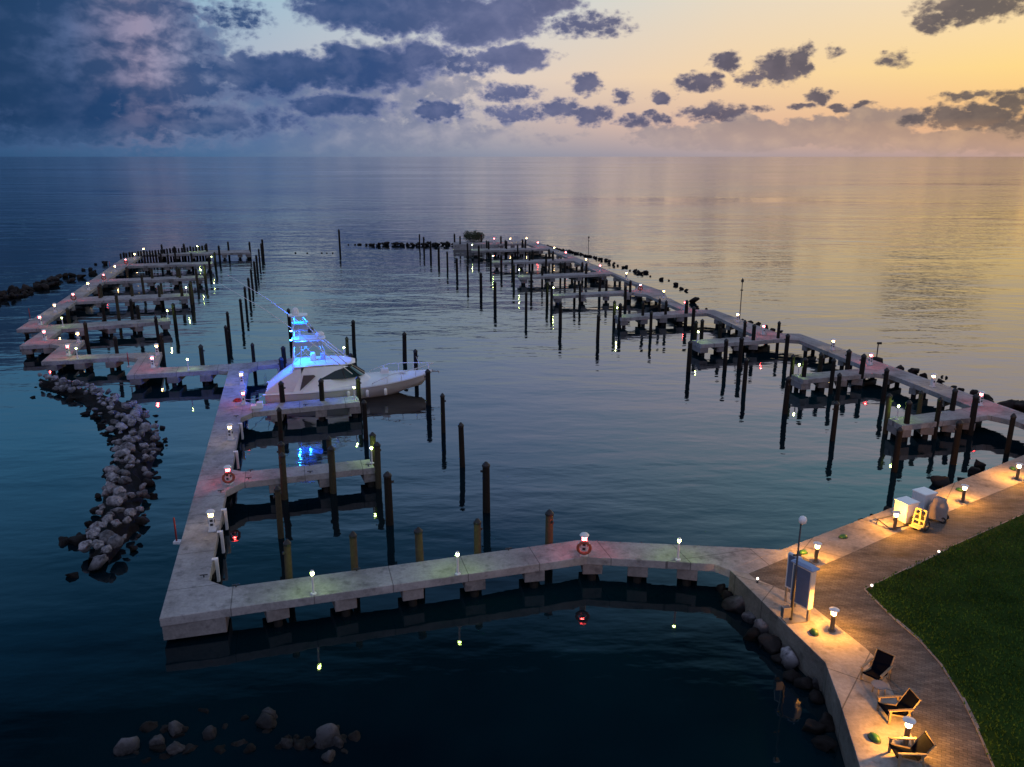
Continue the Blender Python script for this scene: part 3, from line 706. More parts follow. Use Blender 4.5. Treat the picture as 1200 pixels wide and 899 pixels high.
def rock(loc, s, label, group, isdark=False, keep=False):
    loc = Vector(loc); k = random.uniform(.8, 1.2)
    ROCKS.append((9e9 if keep else s / (loc - Vector((0, 0, HC))).length, random.choice(dark if isdark else pale), loc,
                  (random.uniform(-.5, .5), random.uniform(-.5, .5), random.uniform(0, 6.28)), (s * k, s, s * random.uniform(.8, 1.1)), label, group))
def rock_px(x, y, wpx, label, group, isdark=False, sink=.25):
    p = P(x, y, .15); s = wpx / 2 * (p - Vector((0, 0, HC))).length / F
    return rock((p.x, p.y, s * sink), s, label, group, isdark)
# near-left breakwater: centre line on the water, half width in metres
axis = [(48, 451, .8), (80, 458, 1.5), (115, 470, 2.0), (148, 490, 2.3), (163, 515, 2.3), (158, 545, 2.0), (148, 575, 1.9), (140, 605, 1.9), (132, 635, 2.0), (116, 662, 1.5)]
LB = 'boulders of the curving near left breakwater'; lbl_p = 'pale grey boulder heaped on the curving near left breakwater'; lbl_d = 'dark wet boulder low along the curving near left breakwater'
pts = [(P(x, y, 0), hw * .84) for x, y, hw in axis]
cum = [0]
for i in range(len(pts) - 1): cum.append(cum[-1] + (pts[i + 1][0] - pts[i][0]).length)
def along(s):
    for i in range(len(pts) - 1):
        if s <= cum[i + 1] or i == len(pts) - 2:
            t_ = (s - cum[i]) / (cum[i + 1] - cum[i]); d = (pts[i + 1][0] - pts[i][0]).normalized()
            return pts[i][0].lerp(pts[i + 1][0], t_), pts[i][1] + (pts[i + 1][1] - pts[i][1]) * t_, Vector((-d.y, d.x, 0))
core = MB(); secs = []
for k in range(41):
    c, hw, nn = along(cum[-1] * k / 40); row = []
    for q in range(9):
        u = -1 + 2 * q / 8; z_ = (1 - u * u) * .75 - .25
        row.append(c + nn * (u * hw * .82 * (1 if 2 < k < 38 else .6)) + Vector((random.uniform(-.15, .15), random.uniform(-.15, .15), z_ + random.uniform(-.12, .12))))
    secs.append(row)
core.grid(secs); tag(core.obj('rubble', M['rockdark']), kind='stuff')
for k in range(235):
    c, hw, nn = along(cum[-1] * ((k + random.random()) / 235)); u = random.uniform(-1.05, 1.05)
    d_ = abs(u) > .78
    s = random.choice((.21, .25, .29, .34, .40, .50)) * (1 if not d_ else .8) * (.75 if hw < 1.2 else 1)
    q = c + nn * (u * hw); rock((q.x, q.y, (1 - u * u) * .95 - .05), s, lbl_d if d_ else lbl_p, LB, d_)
rock_px(115, 664, 24, 'largest pale boulder at the near tip of the left breakwater', LB, False, .6)
rock_px(128, 639, 26, 'broad pale boulder just above the near tip of the left breakwater', LB, False, .9)
for x, y, wpx in ((92, 632, 26), (74, 634, 16), (85, 672, 16), (60, 452, 12), (38, 464, 6), (100, 484, 10), (118, 498, 12), (190, 500, 10), (187, 520, 12)):
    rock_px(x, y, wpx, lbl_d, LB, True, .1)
# far-left breakwater
FLB = 'boulders of the far left breakwater'
for k in range(60):
    t_ = random.random(); x = -8 + 110 * t_; y = 354 - 33 * t_
    q = P(x, y, 0); rock((q.x + random.uniform(-1.8, 1.8), q.y + random.uniform(-2.5, 2.5), random.uniform(.0, .5)), random.uniform(.45, .9), 'dark boulder in the breakwater at the left picture edge', FLB, True)
for x, y, wpx in ((97, 316, 5), (106, 315.5, 6), (111, 317, 4), (123, 309, 9), (112, 309, 4), (105, 322, 3)):
    rock_px(x, y, wpx, 'small dark rock scattered off the far left breakwater tip', 'scattered far left rocks', True, .3)
# right breakwater
RB = 'boulders outside the right walkway'
rl = []
for k in range(36):
    t_ = k / 35; x = 637 + (705 - 637) * t_; y = 287.6 + (303.5 - 287.6) * t_
    rl.append((x + random.uniform(-1, 1), y + random.uniform(-.6, .6), random.uniform(3.4, 5.5)))
rl += [(710, 304.5, 6), (714, 307, 6), (719, 309.5, 6), (724, 310.5, 4), (730, 313, 6), (734, 312.5, 7), (738, 316.5, 3), (744, 317.5, 7), (749, 319.5, 7), (752, 320.5, 6), (757, 319, 7), (762, 323, 3), (775, 327, 7), (784, 328, 3), (792, 333, 8), (799, 338, 6), (804, 340, 6)]
for x, y, wpx in rl: rock_px(x, y, wpx, 'dark boulder of the thinning rock line beyond the right walkway', RB, True, .35)
rock_px(813, 354, 14, 'tall jagged dark boulder beside the right walkway bend', RB, True, .5)
for x, y, wpx in ((817, 361, 6), (828, 361.5, 4), (870, 375, 6), (879, 378, 8), (888, 380, 8), (898, 384, 8), (905, 387, 8), (915, 388, 6), (1054, 432, 12), (1070, 436, 14), (1083, 441, 12), (1102, 447, 10), (1117, 455, 9), (1125, 457.5, 9), (1140, 463, 14), (1153, 467, 18), (1158, 470, 12), (1182, 477, 22), (1200, 480, 28), (1104, 440, 4), (1109, 441, 4)):
    rock_px(x, y, wpx, 'dark boulder against the outer side of the right walkway', 'boulders hugging the right walkway', True, .35)
# far jetty
for k in range(40):
    t_ = k / 39; x = 430 + (572 - 430) * t_; y = 287.2 + (286.6 - 287.2) * t_
    rock_px(x + random.uniform(-1.5, 1.5), y + random.uniform(-.8, .8), random.uniform(4, 7.5) * (.75 if t_ < .1 else 1), 'dark boulder of the far rock jetty', 'boulders of the far jetty', True, .5)
for x, wpx in ((421, 5), (416, 3), (408, 2.5), (377, 3), (383, 2.5), (390, 2.5), (346, 3), (360, 2.5)):
    rock_px(x, 286.2 if x > 400 else 296, wpx, 'small dark rock awash in the far channel', 'rocks awash in the far channel', True, .2)
# submerged cluster at the bottom
BG = 'boulders awash in the foreground water'
rock_px(385, 860, 40, 'large pale boulder awash at bottom centre left', BG, False, .1)
for k in range(26):
    rock_px(random.uniform(150, 440), random.gauss(862, 13), random.uniform(10, 24), 'dark sunken boulder of the foreground cluster', BG, random.random() < .8, random.uniform(-.45, .0))
for x, y, wpx, lab in ((148, 874, 24, 'leftmost pale boulder awash at the bottom'), (185, 866, 20, 'low pale boulder second from the left at the bottom'), (205, 853, 20, 'upright pale boulder third from the left at the bottom'), (205, 875, 20, 'small pale boulder below the upright one at the bottom'), (247, 856, 22, 'pale boulder in the middle of the bottom cluster'), (311, 846, 24, 'pointed pale boulder left of the large one'), (334, 868, 18, 'low pale rock just left of the large boulder'), (385, 884, 20, 'small rock touching the near side of the large boulder')):
    rock_px(x, y, wpx, lab, BG, False, .15)
for x, y, wpx in ((418, 858, 26), (280, 868, 22), (240, 829, 20), (360, 866, 18), (285, 838, 16), (260, 876, 24)):
    rock_px(x, y, wpx, 'dark sunken boulder of the foreground cluster', BG, True, -.35)
# riprap under the seawall
SG = 'riprap boulders at the foot of the seawall'
for x, y, wpx, lab in ((866, 709, 34, 'long pale boulder at the foot of the seawall'), (892, 738, 28, 'rounded pale boulder at the foot of the seawall, below the notice board'), (879, 724, 24, 'small grey boulder between two pale seawall boulders'), (925, 774, 34, 'knobbly pale boulder at the foot of the seawall bend'), (957, 800, 18, 'small pale boulder just beyond the seawall bend')):
    rock_px(x, y, wpx, lab, SG, False, .3)
for x, y, wpx in ((852, 697, 22), (846, 690, 16), (905, 757, 34), (880, 745, 24), (940, 800, 26), (930, 792, 22), (955, 815, 22), (952, 850, 26), (965, 870, 26), (915, 770, 22), (968, 846, 24), (1086 - 46, 598, 16), (1023, 606, 14), (1012, 610, 12), (1128, 562, 12), (1105, 566, 26), (1148, 546, 20), (1140, 552, 16), (945, 637, 14), (940, 640, 12)):
    rock_px(x, y, wpx, 'dark wet boulder at the foot of the seawall', SG, True, .25)

from mathutils import Euler
ROCKS.sort(key=lambda r: -r[0])
rest = MB(); midx = []
for q, (sz, me, loc, rot, scl, label, group) in enumerate(ROCKS):
    if q < 296:
        o = bpy.data.objects.new('boulder', me); C.objects.link(o); o.location = loc; o.rotation_euler = rot; o.scale = scl
        tag(o, label, 'rock', group)
    else:
        mt = Matrix.LocRotScale(loc, Euler(rot), Vector(scl))
        midx += [1 if me in pale else 0] * len(me.polygons)
        rest.add([mt @ v.co for v in me.vertices], [tuple(p_.vertices) for p_ in me.polygons])
if rest.v:
    o = tag(rest.obj('small_boulders', M['rockdark'], smooth=True), kind='stuff'); o.data.materials.append(M['rock']); o.data.polygons.foreach_set('material_index', midx)

# ---------------------------------------------------------------- bush on the jetty
p = P(553.5, 285.5, .8); t = thing('mangrove_bush', 'dense rounded dark mangrove bush on the far jetty', 'bush', p)
tr = MB()
for k in range(6):
    a = k * 1.05; tr.tube([(0.1 * math.cos(a), .1 * math.sin(a), -.8), (.9 * math.cos(a), .7 * math.sin(a), 1.0), (2.0 * math.cos(a), 1.4 * math.sin(a), 2.0)], .09, 5, .04)
tr.obj('trunk', M['wood_dark'], t)
cr = MB(); rr = random.Random(3)
lobes = [(rr.uniform(-2.2, 2.2), rr.uniform(-1.4, 1.4), rr.uniform(1.0, 2.1), rr.uniform(.7, 1.1)) for _ in range(14)]
for _ in range(3800):
    lx, ly, lz, lr = rr.choice(lobes); v = Vector((rr.gauss(0, 1), rr.gauss(0, 1), rr.gauss(0, 1))).normalized() * lr * rr.random() ** .4
    c = Vector((lx, ly, lz)) + v; a = Vector((rr.gauss(0, 1), rr.gauss(0, 1), rr.gauss(0, 1))).normalized(); b = a.orthogonal().normalized(); s = rr.uniform(.07, .16)
    cr.add([c - a * s, c + b * s * .5, c + a * s, c - b * s * .5], [(0, 1, 2, 3)])
cr.obj('crown', M['leaf'], t)

# ---------------------------------------------------------------- boat
def build_boat():
    Ls = 13.9
    B0 = P(311, 472.5, .35); B1 = P(507, 434.5, 1.75)     # near stern corner and bow tip
    # the near stern corner is half a beam off the centre line
    hb = 2.05
    d = (B1 - B0).to_2d(); L = d.length
    a0 = math.atan2(d.y, d.x) - math.asin(hb / L)
    ax = Vector((math.cos(a0), math.sin(a0))); nx = Vector((-ax.y, ax.x))
    org = B0.to_2d() + nx * hb
    L = (B1.to_2d() - org).length
    t = thing('sportfishing_boat', 'white sportfishing boat with tall blue-lit tower moored at the left piers', 'boat', (org.x, org.y, 0), a0)
    N = 26
    def half(u):          # sheer half breadth
        if u < .45: return 2.02 + .28 * math.sin(u / .45 * PI / 2)
        v = (u - .45) / .55; return 2.30 * max(0.0, 1 - v ** 2.6) ** .85
    def chine(u):
        if u < .4: return 1.86
        v = (u - .4) / .6; return 1.86 * max(0.0, 1 - v ** 1.7)
    def sheer(u): return 1.02 + .72 * u ** 2.0
    def cz(u): return .10 + .95 * max(0, u - .35) ** 1.6
    def keel(u): return -.55 if u < .7 else -.55 + 1.7 * ((u - .7) / .3) ** 1.6
    rows_top = []; hullrows = []
    for i in range(N + 1):
        u = i / N; x = L * u
        xs_ = x - (1 - 0) * (0.0)
        sh, ch = half(u), chine(u); zs, zc, zk = sheer(u), cz(u), keel(u)
        # stem rakes: lower points sit further aft near the bow
        rk = lambda z: -max(0, u - .55) / .45 * (zs - z) * .85
        r_ = []
        for sgn in (1, -1):
            side = [(x + rk(zk), 0, zk), (x + rk(zc), sgn * ch, zc), (x + rk((zc + zs) / 2), sgn * (ch * .48 + sh * .52), (zc + zs) / 2), (x, sgn * sh, zs)]
            r_.append(side)
        hullrows.append(r_[0][::-1] + r_[1][1:])
    h = MB(); h.grid(hullrows)
    h.add([Vector(p) for p in hullrows[0]], [tuple(range(len(hullrows[0])))])
    h.obj('hull', M['hull'], t, True, fixn=True)
    # antifouling band and rub rail
    bt = MB()
    for sgn in (1, -1):
        ln = []
        for i in range(N + 1):
            u = i / N; x = L * u; zs = sheer(u); ln.append((x, sgn * (half(u) + .015), zs - .03))
        bt.tube(ln, .045, 6)
    bt.obj('rub_rail', M['alu'], t, True)
    wl = MB(); rws = []
    for i in range(N):
        u = i / N; x = L * u; zs, zc = sheer(u), cz(u); rk = lambda z: -max(0, u - .55) / .45 * (zs - z) * .85
        if zc > .2: break
        f = max(0, min(1, (.14 - zc) / ((zs - zc) / 2)))
        yy = chine(u) + (chine(u) * -.52 + half(u) * .52) * f
        rws.append((x + rk(.1), yy + .02, yy))
    wl.grid([[(x, y, -.3), (x, y, .16)] for x, y, _ in rws]); wl.grid([[(x, -y, -.3), (x, -y, .16)] for x, y, _ in rws])
    wl.obj('boot_stripe', M['boot'], t, fixn=False)
    # foredeck and side decks with camber, from x=.30L to bow ; toe rail lip
    dk = MB(); rws = []
    for i in range(0, N + 1):
        u = i / N; x = L * u; zs = sheer(u); hw = half(u) - .03
        cam_ = .14 * (1 if u > .3 else 0)
        rws.append([(x, hw * k, zs + .02 + cam_ * (1 - k * k)) for k in (1, .8, .5, 0, -.5, -.8, -1)])
    dk.grid(rws[7:]); dk.obj('foredeck', M['white'], t, True)
    ck = MB(); ck.grid([[(x_, y_, .55) for y_ in (1.9, -1.9)] for x_ in (.1, 4.2)])
    for sgn in (1, -1): ck.box((2.0, sgn * 1.95, 1.0), (4.3, .28, .10))
    ck.box((.12, 0, .95), (.24, 3.7, .18))
    ck.obj('cockpit', M['white'], t, bevel=.02)
    # deckhouse sides (curved, raked windscreen)
    def house(z0, z1, x0, x1, x0t, x1t, hw0, hw1, nseg=10):
        bot = []; top = []
        for k in range(nseg + 1):
            s = -1 + 2 * k / nseg
            bot.append((x1 - (x1 - (x0 + 2.0)) * abs(s) ** 2.6, hw0 * s, z0)); top.append((x1t - (x1t - (x0t + 1.8)) * abs(s) ** 2.6, hw1 * s, z1))
        bot = [(x0, -hw0, z0)] + bot + [(x0, hw0, z0)]; top = [(x0t, -hw1, z1)] + top + [(x0t, hw1, z1)]
        return bot, top
    b_, tp = house(1.1, 1.95, 3.4, 8.9, 3.4, 8.0, 1.90, 1.78)
    hs = MB(); hs.grid([b_, tp]); hs.add(tp, [tuple(range(len(tp)))]); hs.obj('deckhouse', M['white'], t, True, fixn=True)
    b2, t2 = house(1.93, 2.98, 4.4, 8.05, 4.3, 6.6, 1.77, 1.55)
    gl = MB(); gl.grid([b2, t2]); gl.obj('windscreen', M['glass'], t, True)
    for k in range(1, len(b2) - 1, 2):
        MB().tube([Vector(b2[k]) * 1.004, Vector(t2[k]) * 1.004], .03, 5).obj('window_post', M['darkmetal'], t)
    # side pillars aft of the glass
    for sgn in (1, -1):
        pl = MB()
        q = [(2.7, sgn * 1.93, 1.05), (4.9, sgn * 1.93, 1.95), (4.35, sgn * 1.80, 1.96), (6.3, sgn * 1.66, 2.98), (3.1, sgn * 1.62, 2.98), (2.35, sgn * 1.93, 1.05)]
        q2 = [(x_, y_ - sgn * .06, z_) for x_, y_, z_ in q]
        # lower wedge and upper brow as thin solid panels
        n_ = 4
        A = [(2.2, sgn * 1.94, 1.06), (4.3, sgn * 1.93, 1.06), (4.3, sgn * 1.82, 1.98), (5.6, sgn * 1.70, 2.62), (6.7, sgn * 1.60, 2.94), (6.2, sgn * 1.56, 3.02), (3.2, sgn * 1.60, 3.02)]
        B_ = [(x_, y_ - sgn * .07, z_) for x_, y_, z_ in A]
        m = len(A)
        pl.add(A + B_, [tuple(range(m)), tuple(range(m, 2 * m))[::-1]] + [(k, (k + 1) % m, m + (k + 1) % m, m + k) for k in range(m)])
        pl.obj('side_panel', M['white'], t, fixn=True)
    for sgn in (1, -1):
        sw = MB()
        A = [(2.75, sgn * 1.955, 1.18), (4.05, sgn * 1.88, 2.30), (3.95, sgn * 1.86, 2.42), (3.1, sgn * 1.85, 2.42)]
        B_ = [(x_, y_ - sgn * .03, z_) for x_, y_, z_ in A]
        sw.add(A + B_, [(0, 1, 2, 3), (7, 6, 5, 4), (0, 1, 5, 4), (1, 2, 6, 5), (2, 3, 7, 6), (3, 0, 4, 7)])
        sw.obj('side_window', M['vinyl'], t, fixn=True)
    # hardtop
    ht = MB(); rt = []; rb_ = []
    for i in range(13):
        u = i / 12; x = 2.3 + 5.0 * u; hw = 1.78 - .25 * u - (.9 * max(0, u - .75) / .25 if u > .75 else 0) * (max(0, u - .75) / .25)
        zc = 3.04 + .06 * math.sin(u * PI) - .22 * max(0, u - .6) ** 1.2
        rt.append([(x, hw * k, zc + .16 - .12 * abs(k) ** 3) for k in (1, .9, .6, 0, -.6, -.9, -1)])
        rb_.append([(x, hw * k, zc) for k in (1, .9, .6, 0, -.6, -.9, -1)])
    ht.grid(rt); ht.grid(rb_)
    for side in (0, -1): ht.grid([[r[side] for r in rt], [r[side] for r in rb_]])
    ht.grid([rt[0], rb_[0]]); ht.grid([rt[-1], rb_[-1]])
    ht.obj('hardtop', M['white'], t, True, fixn=True)
    # sloping canvas curtain over the cockpit
    cv = MB(); A = []
    for i in range(9):
        u = i / 8; x = .05 + 2.9 * u; z = 1.12 + 1.9 * u + .16 * math.sin(u * PI); hw = 1.98 - .25 * u
        A.append([(x, hw, 1.02 + .02)] + [(x, hw * k, z + .05 * (1 - k * k)) for k in (1, .5, 0, -.5, -1)] + [(x, -hw, 1.04)])
    cv.grid(A); ob = cv.obj('cockpit_cover', M['canvas'], t, True)
    # bow rail
    br = MB()
    tops = []
    for sgn in (1, -1):
        ln = []; lm = []
        for i in range(14):
            u = .62 + .385 * i / 13; uu = min(u, .995); x = L * u; hw = max(half(uu) - .10, .07); zs = sheer(uu)
            ln.append((x, sgn * hw, zs + .20 + .50 * min(1, i / 4)))
            if i % 3 == 0: br.tube([(L * uu, sgn * hw, zs), (x, sgn * hw, ln[-1][2])], .026, 5)
        br.tube(ln, .034, 6); tops.append(ln[-1])
    br.tube(tops, .034, 6); br.obj('bow_rail', M['alu'], t, True)
    MB().box((9.7, .1, 1.98), (.75, .75, .38), 0, .85).obj('deck_locker', M['whitepaint'], t, bevel=.05)
    MB().box((11.2, 0, 1.74), (.5, .5, .05)).obj('deck_hatch', M['whitepaint'], t, bevel=.02)
    an = MB(); an.box((L + .12, 0, 1.72), (.7, .22, .08)); an.tube([(L - .2, 0, 1.80), (L + .55, 0, 1.66)], .04, 6); an.tube([(L + .5, -.22, 1.6), (L + .55, 0, 1.68), (L + .5, .22, 1.6)], .035, 6)
    an.obj('anchor', M['steel'], t)
    # tower
    tw = MB(); T0 = 2.35
    legs = []
    for sgn in (1, -1):
        a = (2.15, sgn * 1.5, 1.1); m1 = (2.30, sgn * 1.15, 3.2); m2 = (2.45, sgn * .78, 5.1); e = (2.6, sgn * .5, 7.0)
        tw.tube([a, m1, m2, e], .042, 6)
        f = (6.6, sgn * 1.35, 3.1); g1 = (4.6, sgn * .85, 5.0); g2 = (3.2, sgn * .5, 6.9)
        tw.tube([f, g1, g2], .038, 6)
        tw.tube([(2.9, sgn * 1.2, 3.1), (3.0, sgn * .78, 5.05), (2.9, sgn * .5, 6.4)], .03, 6)
        tw.tube([(4.2, sgn * 1.2, 3.1), (2.45, sgn * .78, 5.1)], .022, 5); tw.tube([(2.4, sgn * 1.1, 3.3), (4.4, sgn * .85, 5.05)], .022, 5)
        tw.tube([(5.0, sgn * 1.3, 3.1), (4.4, sgn * .85, 5.05)], .028, 5)
        for zz in (5.95, 6.35): tw.tube([(2.55, sgn * .6, zz), (3.5, sgn * .55, zz), (3.75, sgn * .3, zz)], .025, 5)
        tw.tube([(2.5, sgn * .68, 5.6), (4.1, sgn * .68, 5.6)], .025, 5)
    for k in range(11):           # ladder rungs between the aft legs
        z = 1.5 + k * .42; y = 1.42 - .165 * k * .62; x = 2.2 + .045 * k
        tw.tube([(x, .25 + .0 * k, z), (x, -.25, z)], .02, 5)
    for sgn in (1, -1): tw.tube([(2.18, sgn * .25, 1.2), (2.6, sgn * .25, 6.0)], .026, 5)
    tw.obj('tower_frame', M['alu'], t, True)
    def pad(name, x0, x1, w0, w1, z, th, mat, parent=t):
        m = MB(); pts_ = []
        for k in range(16):
            a = 2 * PI * k / 16; cx_, sx_ = math.cos(a), math.sin(a)
            ex = math.copysign(abs(cx_) ** .5, cx_); ey = math.copysign(abs(sx_) ** .5, sx_)
            ww_ = w0 + (w1 - w0) * (ex * .5 + .5)
            pts_.append(((x0 + x1) / 2 + (x1 - x0) / 2 * ex, ww_ * ey))
        m.prism(pts_, z, z + th); return m.obj(name, mat, parent, bevel=.03)
    pad('buggy_top', 2.3, 5.0, .95, .8, 5.05, .12, M['white'])
    pad('crows_nest', 2.35, 3.7, .62, .5, 5.85, .07, M['fabric_blue'])
    pad('tower_top', 2.15, 3.7, .55, .7, 7.0, .1, M['white'])
    for (x0_, x1_, wd0, zz0, zz1) in ((2.4, 3.65, .56, 5.93, 6.42),):
        m = MB(); ri = []; ro = []
        for k in range(17):
            a = 2 * PI * k / 16; cx_, sx_ = math.cos(a), math.sin(a); ex = math.copysign(abs(cx_) ** .5, cx_); ey = math.copysign(abs(sx_) ** .5, sx_)
            ri.append(((x0_ + x1_) / 2 + (x1_ - x0_) / 2 * ex, wd0 * ey, zz0)); ro.append(((x0_ + x1_) / 2 + (x1_ - x0_) / 2 * ex, wd0 * ey, zz1))
        m.grid([ri, ro]); m.grid([[(x_ * .98 + .06, y_ * .96, z_) for x_, y_, z_ in ri], [(x_ * .98 + .06, y_ * .96, z_) for x_, y_, z_ in ro]]); m.obj('nest_canvas', M['fabric_blue'], t, True)
    MB().box((3.9, 0, 3.5), (.5, .9, .7), 0, .75).obj('helm_console', M['white'], t, bevel=.08)
    for sgn in (1, -1): MB().box((3.6, sgn * .86, 4.82), (2.3, .05, .42)).obj('shade_curtain', M['fabric_blue'], t, bevel=.015)
    for q in range(3): MB().lathe([(.03, 0), (.13, .06), (.14, .5), (.10, .58), (.03, .62)], (6.6 + 1.5 * q, -half((6.6 + 1.5 * q) / L) - .13, .45), 10).obj('fender', M['white'], t, True)
    rd = MB().lathe([(.24, 0), (.26, .1), (.25, .35), (.17, .52), (.04, .58)], (2.75, .05, 7.1), 14).obj('radar_dome', M['white'], t, True)
    MB().lathe([(.3, 0), (.36, .05), (.36, .18), (.22, .3), (.03, .33)], (4.55, -.1, 5.3), 14).obj('radome', M['white'], t, True)
    MB().box((3.85, 0, 5.78), (.5, .95, .32), 0, .8).obj('tower_console', M['darkmetal'], t, bevel=.05)
    MB().box((4.7, 0, 3.45), (.45, .5, .6), 0, .8).obj('helm_seat', M['fabric_blue'], t, bevel=.06)
    for q, hgt in (((3.3, .4, 7.1), 1.0), ((2.5, -.35, 7.1), .9), ((3.6, .3, 5.4), .9)):
        MB().tube([q, (q[0], q[1], q[2] + hgt)], .014, 5, .006).obj('antenna', M['white'], t)
    for sgn in (1, -1):
        MB().tube([(7.0, sgn * 1.72, 2.3), (3.4, sgn * 2.0, 5.6), (.6, sgn * 2.25, 8.0), (-2.6, sgn * 2.4, 10.2)], .042, 6, .014).obj('outrigger', M['white'], t, True)
    # blue spreader lights under the tower platforms
    for q, w_ in (((3.1, .55, 4.88), 190), ((3.1, -.55, 4.88), 190), ((2.22, .0, 4.85), 330), ((2.9, 0, 6.82), 130), ((2.28, -.3, 5.68), 130)):
        hd = MB().box((q[0] + .03, q[1], q[2] + .13), (.2, .12, .06)).obj('spreader_light', M['g_blue'], t); bulb(hd, q, (.002, .10, 1), w_ * 3.0, .06)
    tr_ = MB()
    for k in range(3): tr_.tube([(.1, -1.1 + k * .7, 1.1), (-.05, -1.1 + k * .7, 2.3)], .02, 5, .008)
    tr_.obj('rod_holder', M['darkmetal'], t)
    return t, org, ax, nx, a0
boat, org, ax, nx, a0 = build_boat()
def bl(x, y, z): 
    q = org + ax * x + nx * y; return Vector((q.x, q.y, z))
# mooring lines
def rope(a, b, label, sag=.25):
    m = MB(); pts_ = [a.lerp(b, k / 8) - Vector((0, 0, sag * 4 * (k / 8) * (1 - k / 8))) for k in range(9)]
    tag(m.tube(pts_, .02, 5).obj('mooring_rope', M['rope'], smooth=True), label, 'rope', 'mooring ropes of the boat')
rope(bl(.2, 1.9, 1.1), P(329, 427, 2.0), 'pale mooring rope from the stern to the pile behind it')
rope(bl(13.0, .3, 1.7), P(500.8, 438, 2.55), 'pale mooring rope from the bow to the near bow pile')
rope(bl(13.2, .3, 1.7), P(486.7, 416, 2.5), 'pale mooring rope from the bow to the far bow pile')
rope(bl(.1, -1.2, 1.0), P(287, 468, DECK + .1), 'slack pale rope from the stern corner to the walkway')
t = thing('boarding_steps', 'white moulded boarding steps on the finger pier at the boat stern', 'steps', P(301.5, 478, DECK), a0)
MB().box((0, 0, .12), (.9, .55, .24)).obj('lower_step', M['whitepaint'], t, bevel=.03); MB().box((.2, 0, .34), (.45, .55, .22)).obj('upper_step', M['whitepaint'], t, bevel=.03)
hm = MB()
for k in range(3): hm.torus((0, 0, .03 + .05 * k), .32 - .03 * k, .028, 'z', 18, 6)
tag(hm.obj('coiled_hose', M['red'], smooth=True, loc=P(278.5, 470, DECK)), 'coiled red hose on the walkway by the pink boat pedestal', 'hose')

# ---------------------------------------------------------------- shore furniture
def make_chair():
    t = thing('lounge_chair', 'x', 'chair', (0, 0, 0), 0, 'lounge chairs on the seawall')
    for sgn in (1, -1):
        MB().box((sgn * .40, .38, .29), (.06, .09, .58)).obj('leg', M['teak'], t, bevel=.008)
        MB().tube([(sgn * .40, -.50, .0), (sgn * .40, -.36, .60)], .045, 4).obj('leg', M['teak'], t)
        MB().box((sgn * .40, -.02, .60), (.10, .98, .04)).obj('armrest', M['teak'], t, bevel=.008)
        MB().tube([(sgn * .34, .42, .40), (sgn * .34, -.42, .20)], .035, 4).obj('side_rail', M['teak'], t)
    s = MB(); s.grid([[(-.33, .44, .42), (.33, .44, .42)], [(-.33, .1, .31), (.33, .1, .31)], [(-.33, -.34, .22), (.33, -.34, .22)]])
    s.grid([[(-.33, .44, .38), (.33, .44, .38)], [(-.33, .1, .27), (.33, .1, .27)], [(-.33, -.34, .18), (.33, -.34, .18)]])
    s.box((0, .43, .39), (.68, .04, .07))
    s.obj('seat', M['fabric'], t)
    b = MB(); rows_ = []
    for k in range(5):
        u = k / 4; rows_.append([(-.33, -.30 - .42 * u, .22 + .70 * u), (.33, -.30 - .42 * u, .22 + .70 * u)])
    b.grid(rows_); b.grid([[(x, y - .05, z - .02) for x, y, z in r] for r in rows_])
    b.box((0, -.735, .92), (.66, .05, .05)); b.obj('backrest', M['fabric'], t)
    f = MB()
    for sgn in (1, -1): f.tube([(sgn * .355, -.28, .18), (sgn * .355, -.76, .95)], .03, 4)
    f.box((0, -.78, .955), (.74, .05, .05)); f.obj('back_frame', M['teak'], t)
    return t
ch0 = make_chair(); ch0.scale = (.88, .88, .88)
for i, ((x, y), rz, lab) in enumerate((((1025, 797), R(132), 'dark sling lounge chair farthest from the camera, facing the water'), ((1046, 840), R(95), 'dark sling lounge chair in the middle of three, wooden arms lit'), ((1060, 891), R(88), 'dark sling lounge chair nearest the camera at the bottom edge'))):
    p = P(x, y, DECK)
    if i == 0: ch0.location = p; ch0.rotation_euler.z = rz; ch0['label'] = lab
    else: dup(ch0, p, rz, lab)
# small low table with round top between far chairs
t = thing('side_table', 'small low wooden side table between the two farther lounge chairs', 'table', P(1029, 815, DECK))
MB().lathe([(.26, .40), (.27, .42), (.27, .44), (.25, .45)], n=18).obj('table_top', M['cover'], t)
for k in range(3):
    a = k * 2.1; MB().tube([(.18 * math.cos(a), .18 * math.sin(a), .41), (.24 * math.cos(a), .24 * math.sin(a), 0)], .025, 5).obj('leg', M['teak'], t)
gd = None
for (x, y), where in (((941, 648.5), 'by the landing corner lamp'), ((988, 630), 'on the seawall between two lamps'), ((954, 742), 'below the notice board'), ((1024.5, 866), 'beside the nearest lounge chairs'), ((1125, 575), 'by the lamp beyond the covered grill'), ((1187, 550), 'at the right edge lamp')):
    lab = 'small green rounded float on the concrete ' + where; p = P(x, y, DECK)
    if gd is None:
        gd = thing('float_buoy', lab, 'float', p, .4, 'green floats')
        MB().lathe([(.22, 0), (.24, .07), (.20, .16), (.10, .22), (.02, .235)], n=16).obj('dome', M['green'], gd, True)
        MB().lathe([(.27, 0), (.27, .03), (.25, .04)], n=16).obj('rim', M['darkmetal'], gd)
        gd.scale = (.95, .66, .75)
    else: dup(gd, p, random.uniform(0, 3), lab)
# notice board: tall double cabinet on legs
bd_dir = P(943.5, 731, DECK) - P(917, 712, DECK)
t = thing('notice_board', 'tall lit notice board cabinet with blue sloping roof on the seawall', 'notice board', P(937, 722, DECK), R(122))
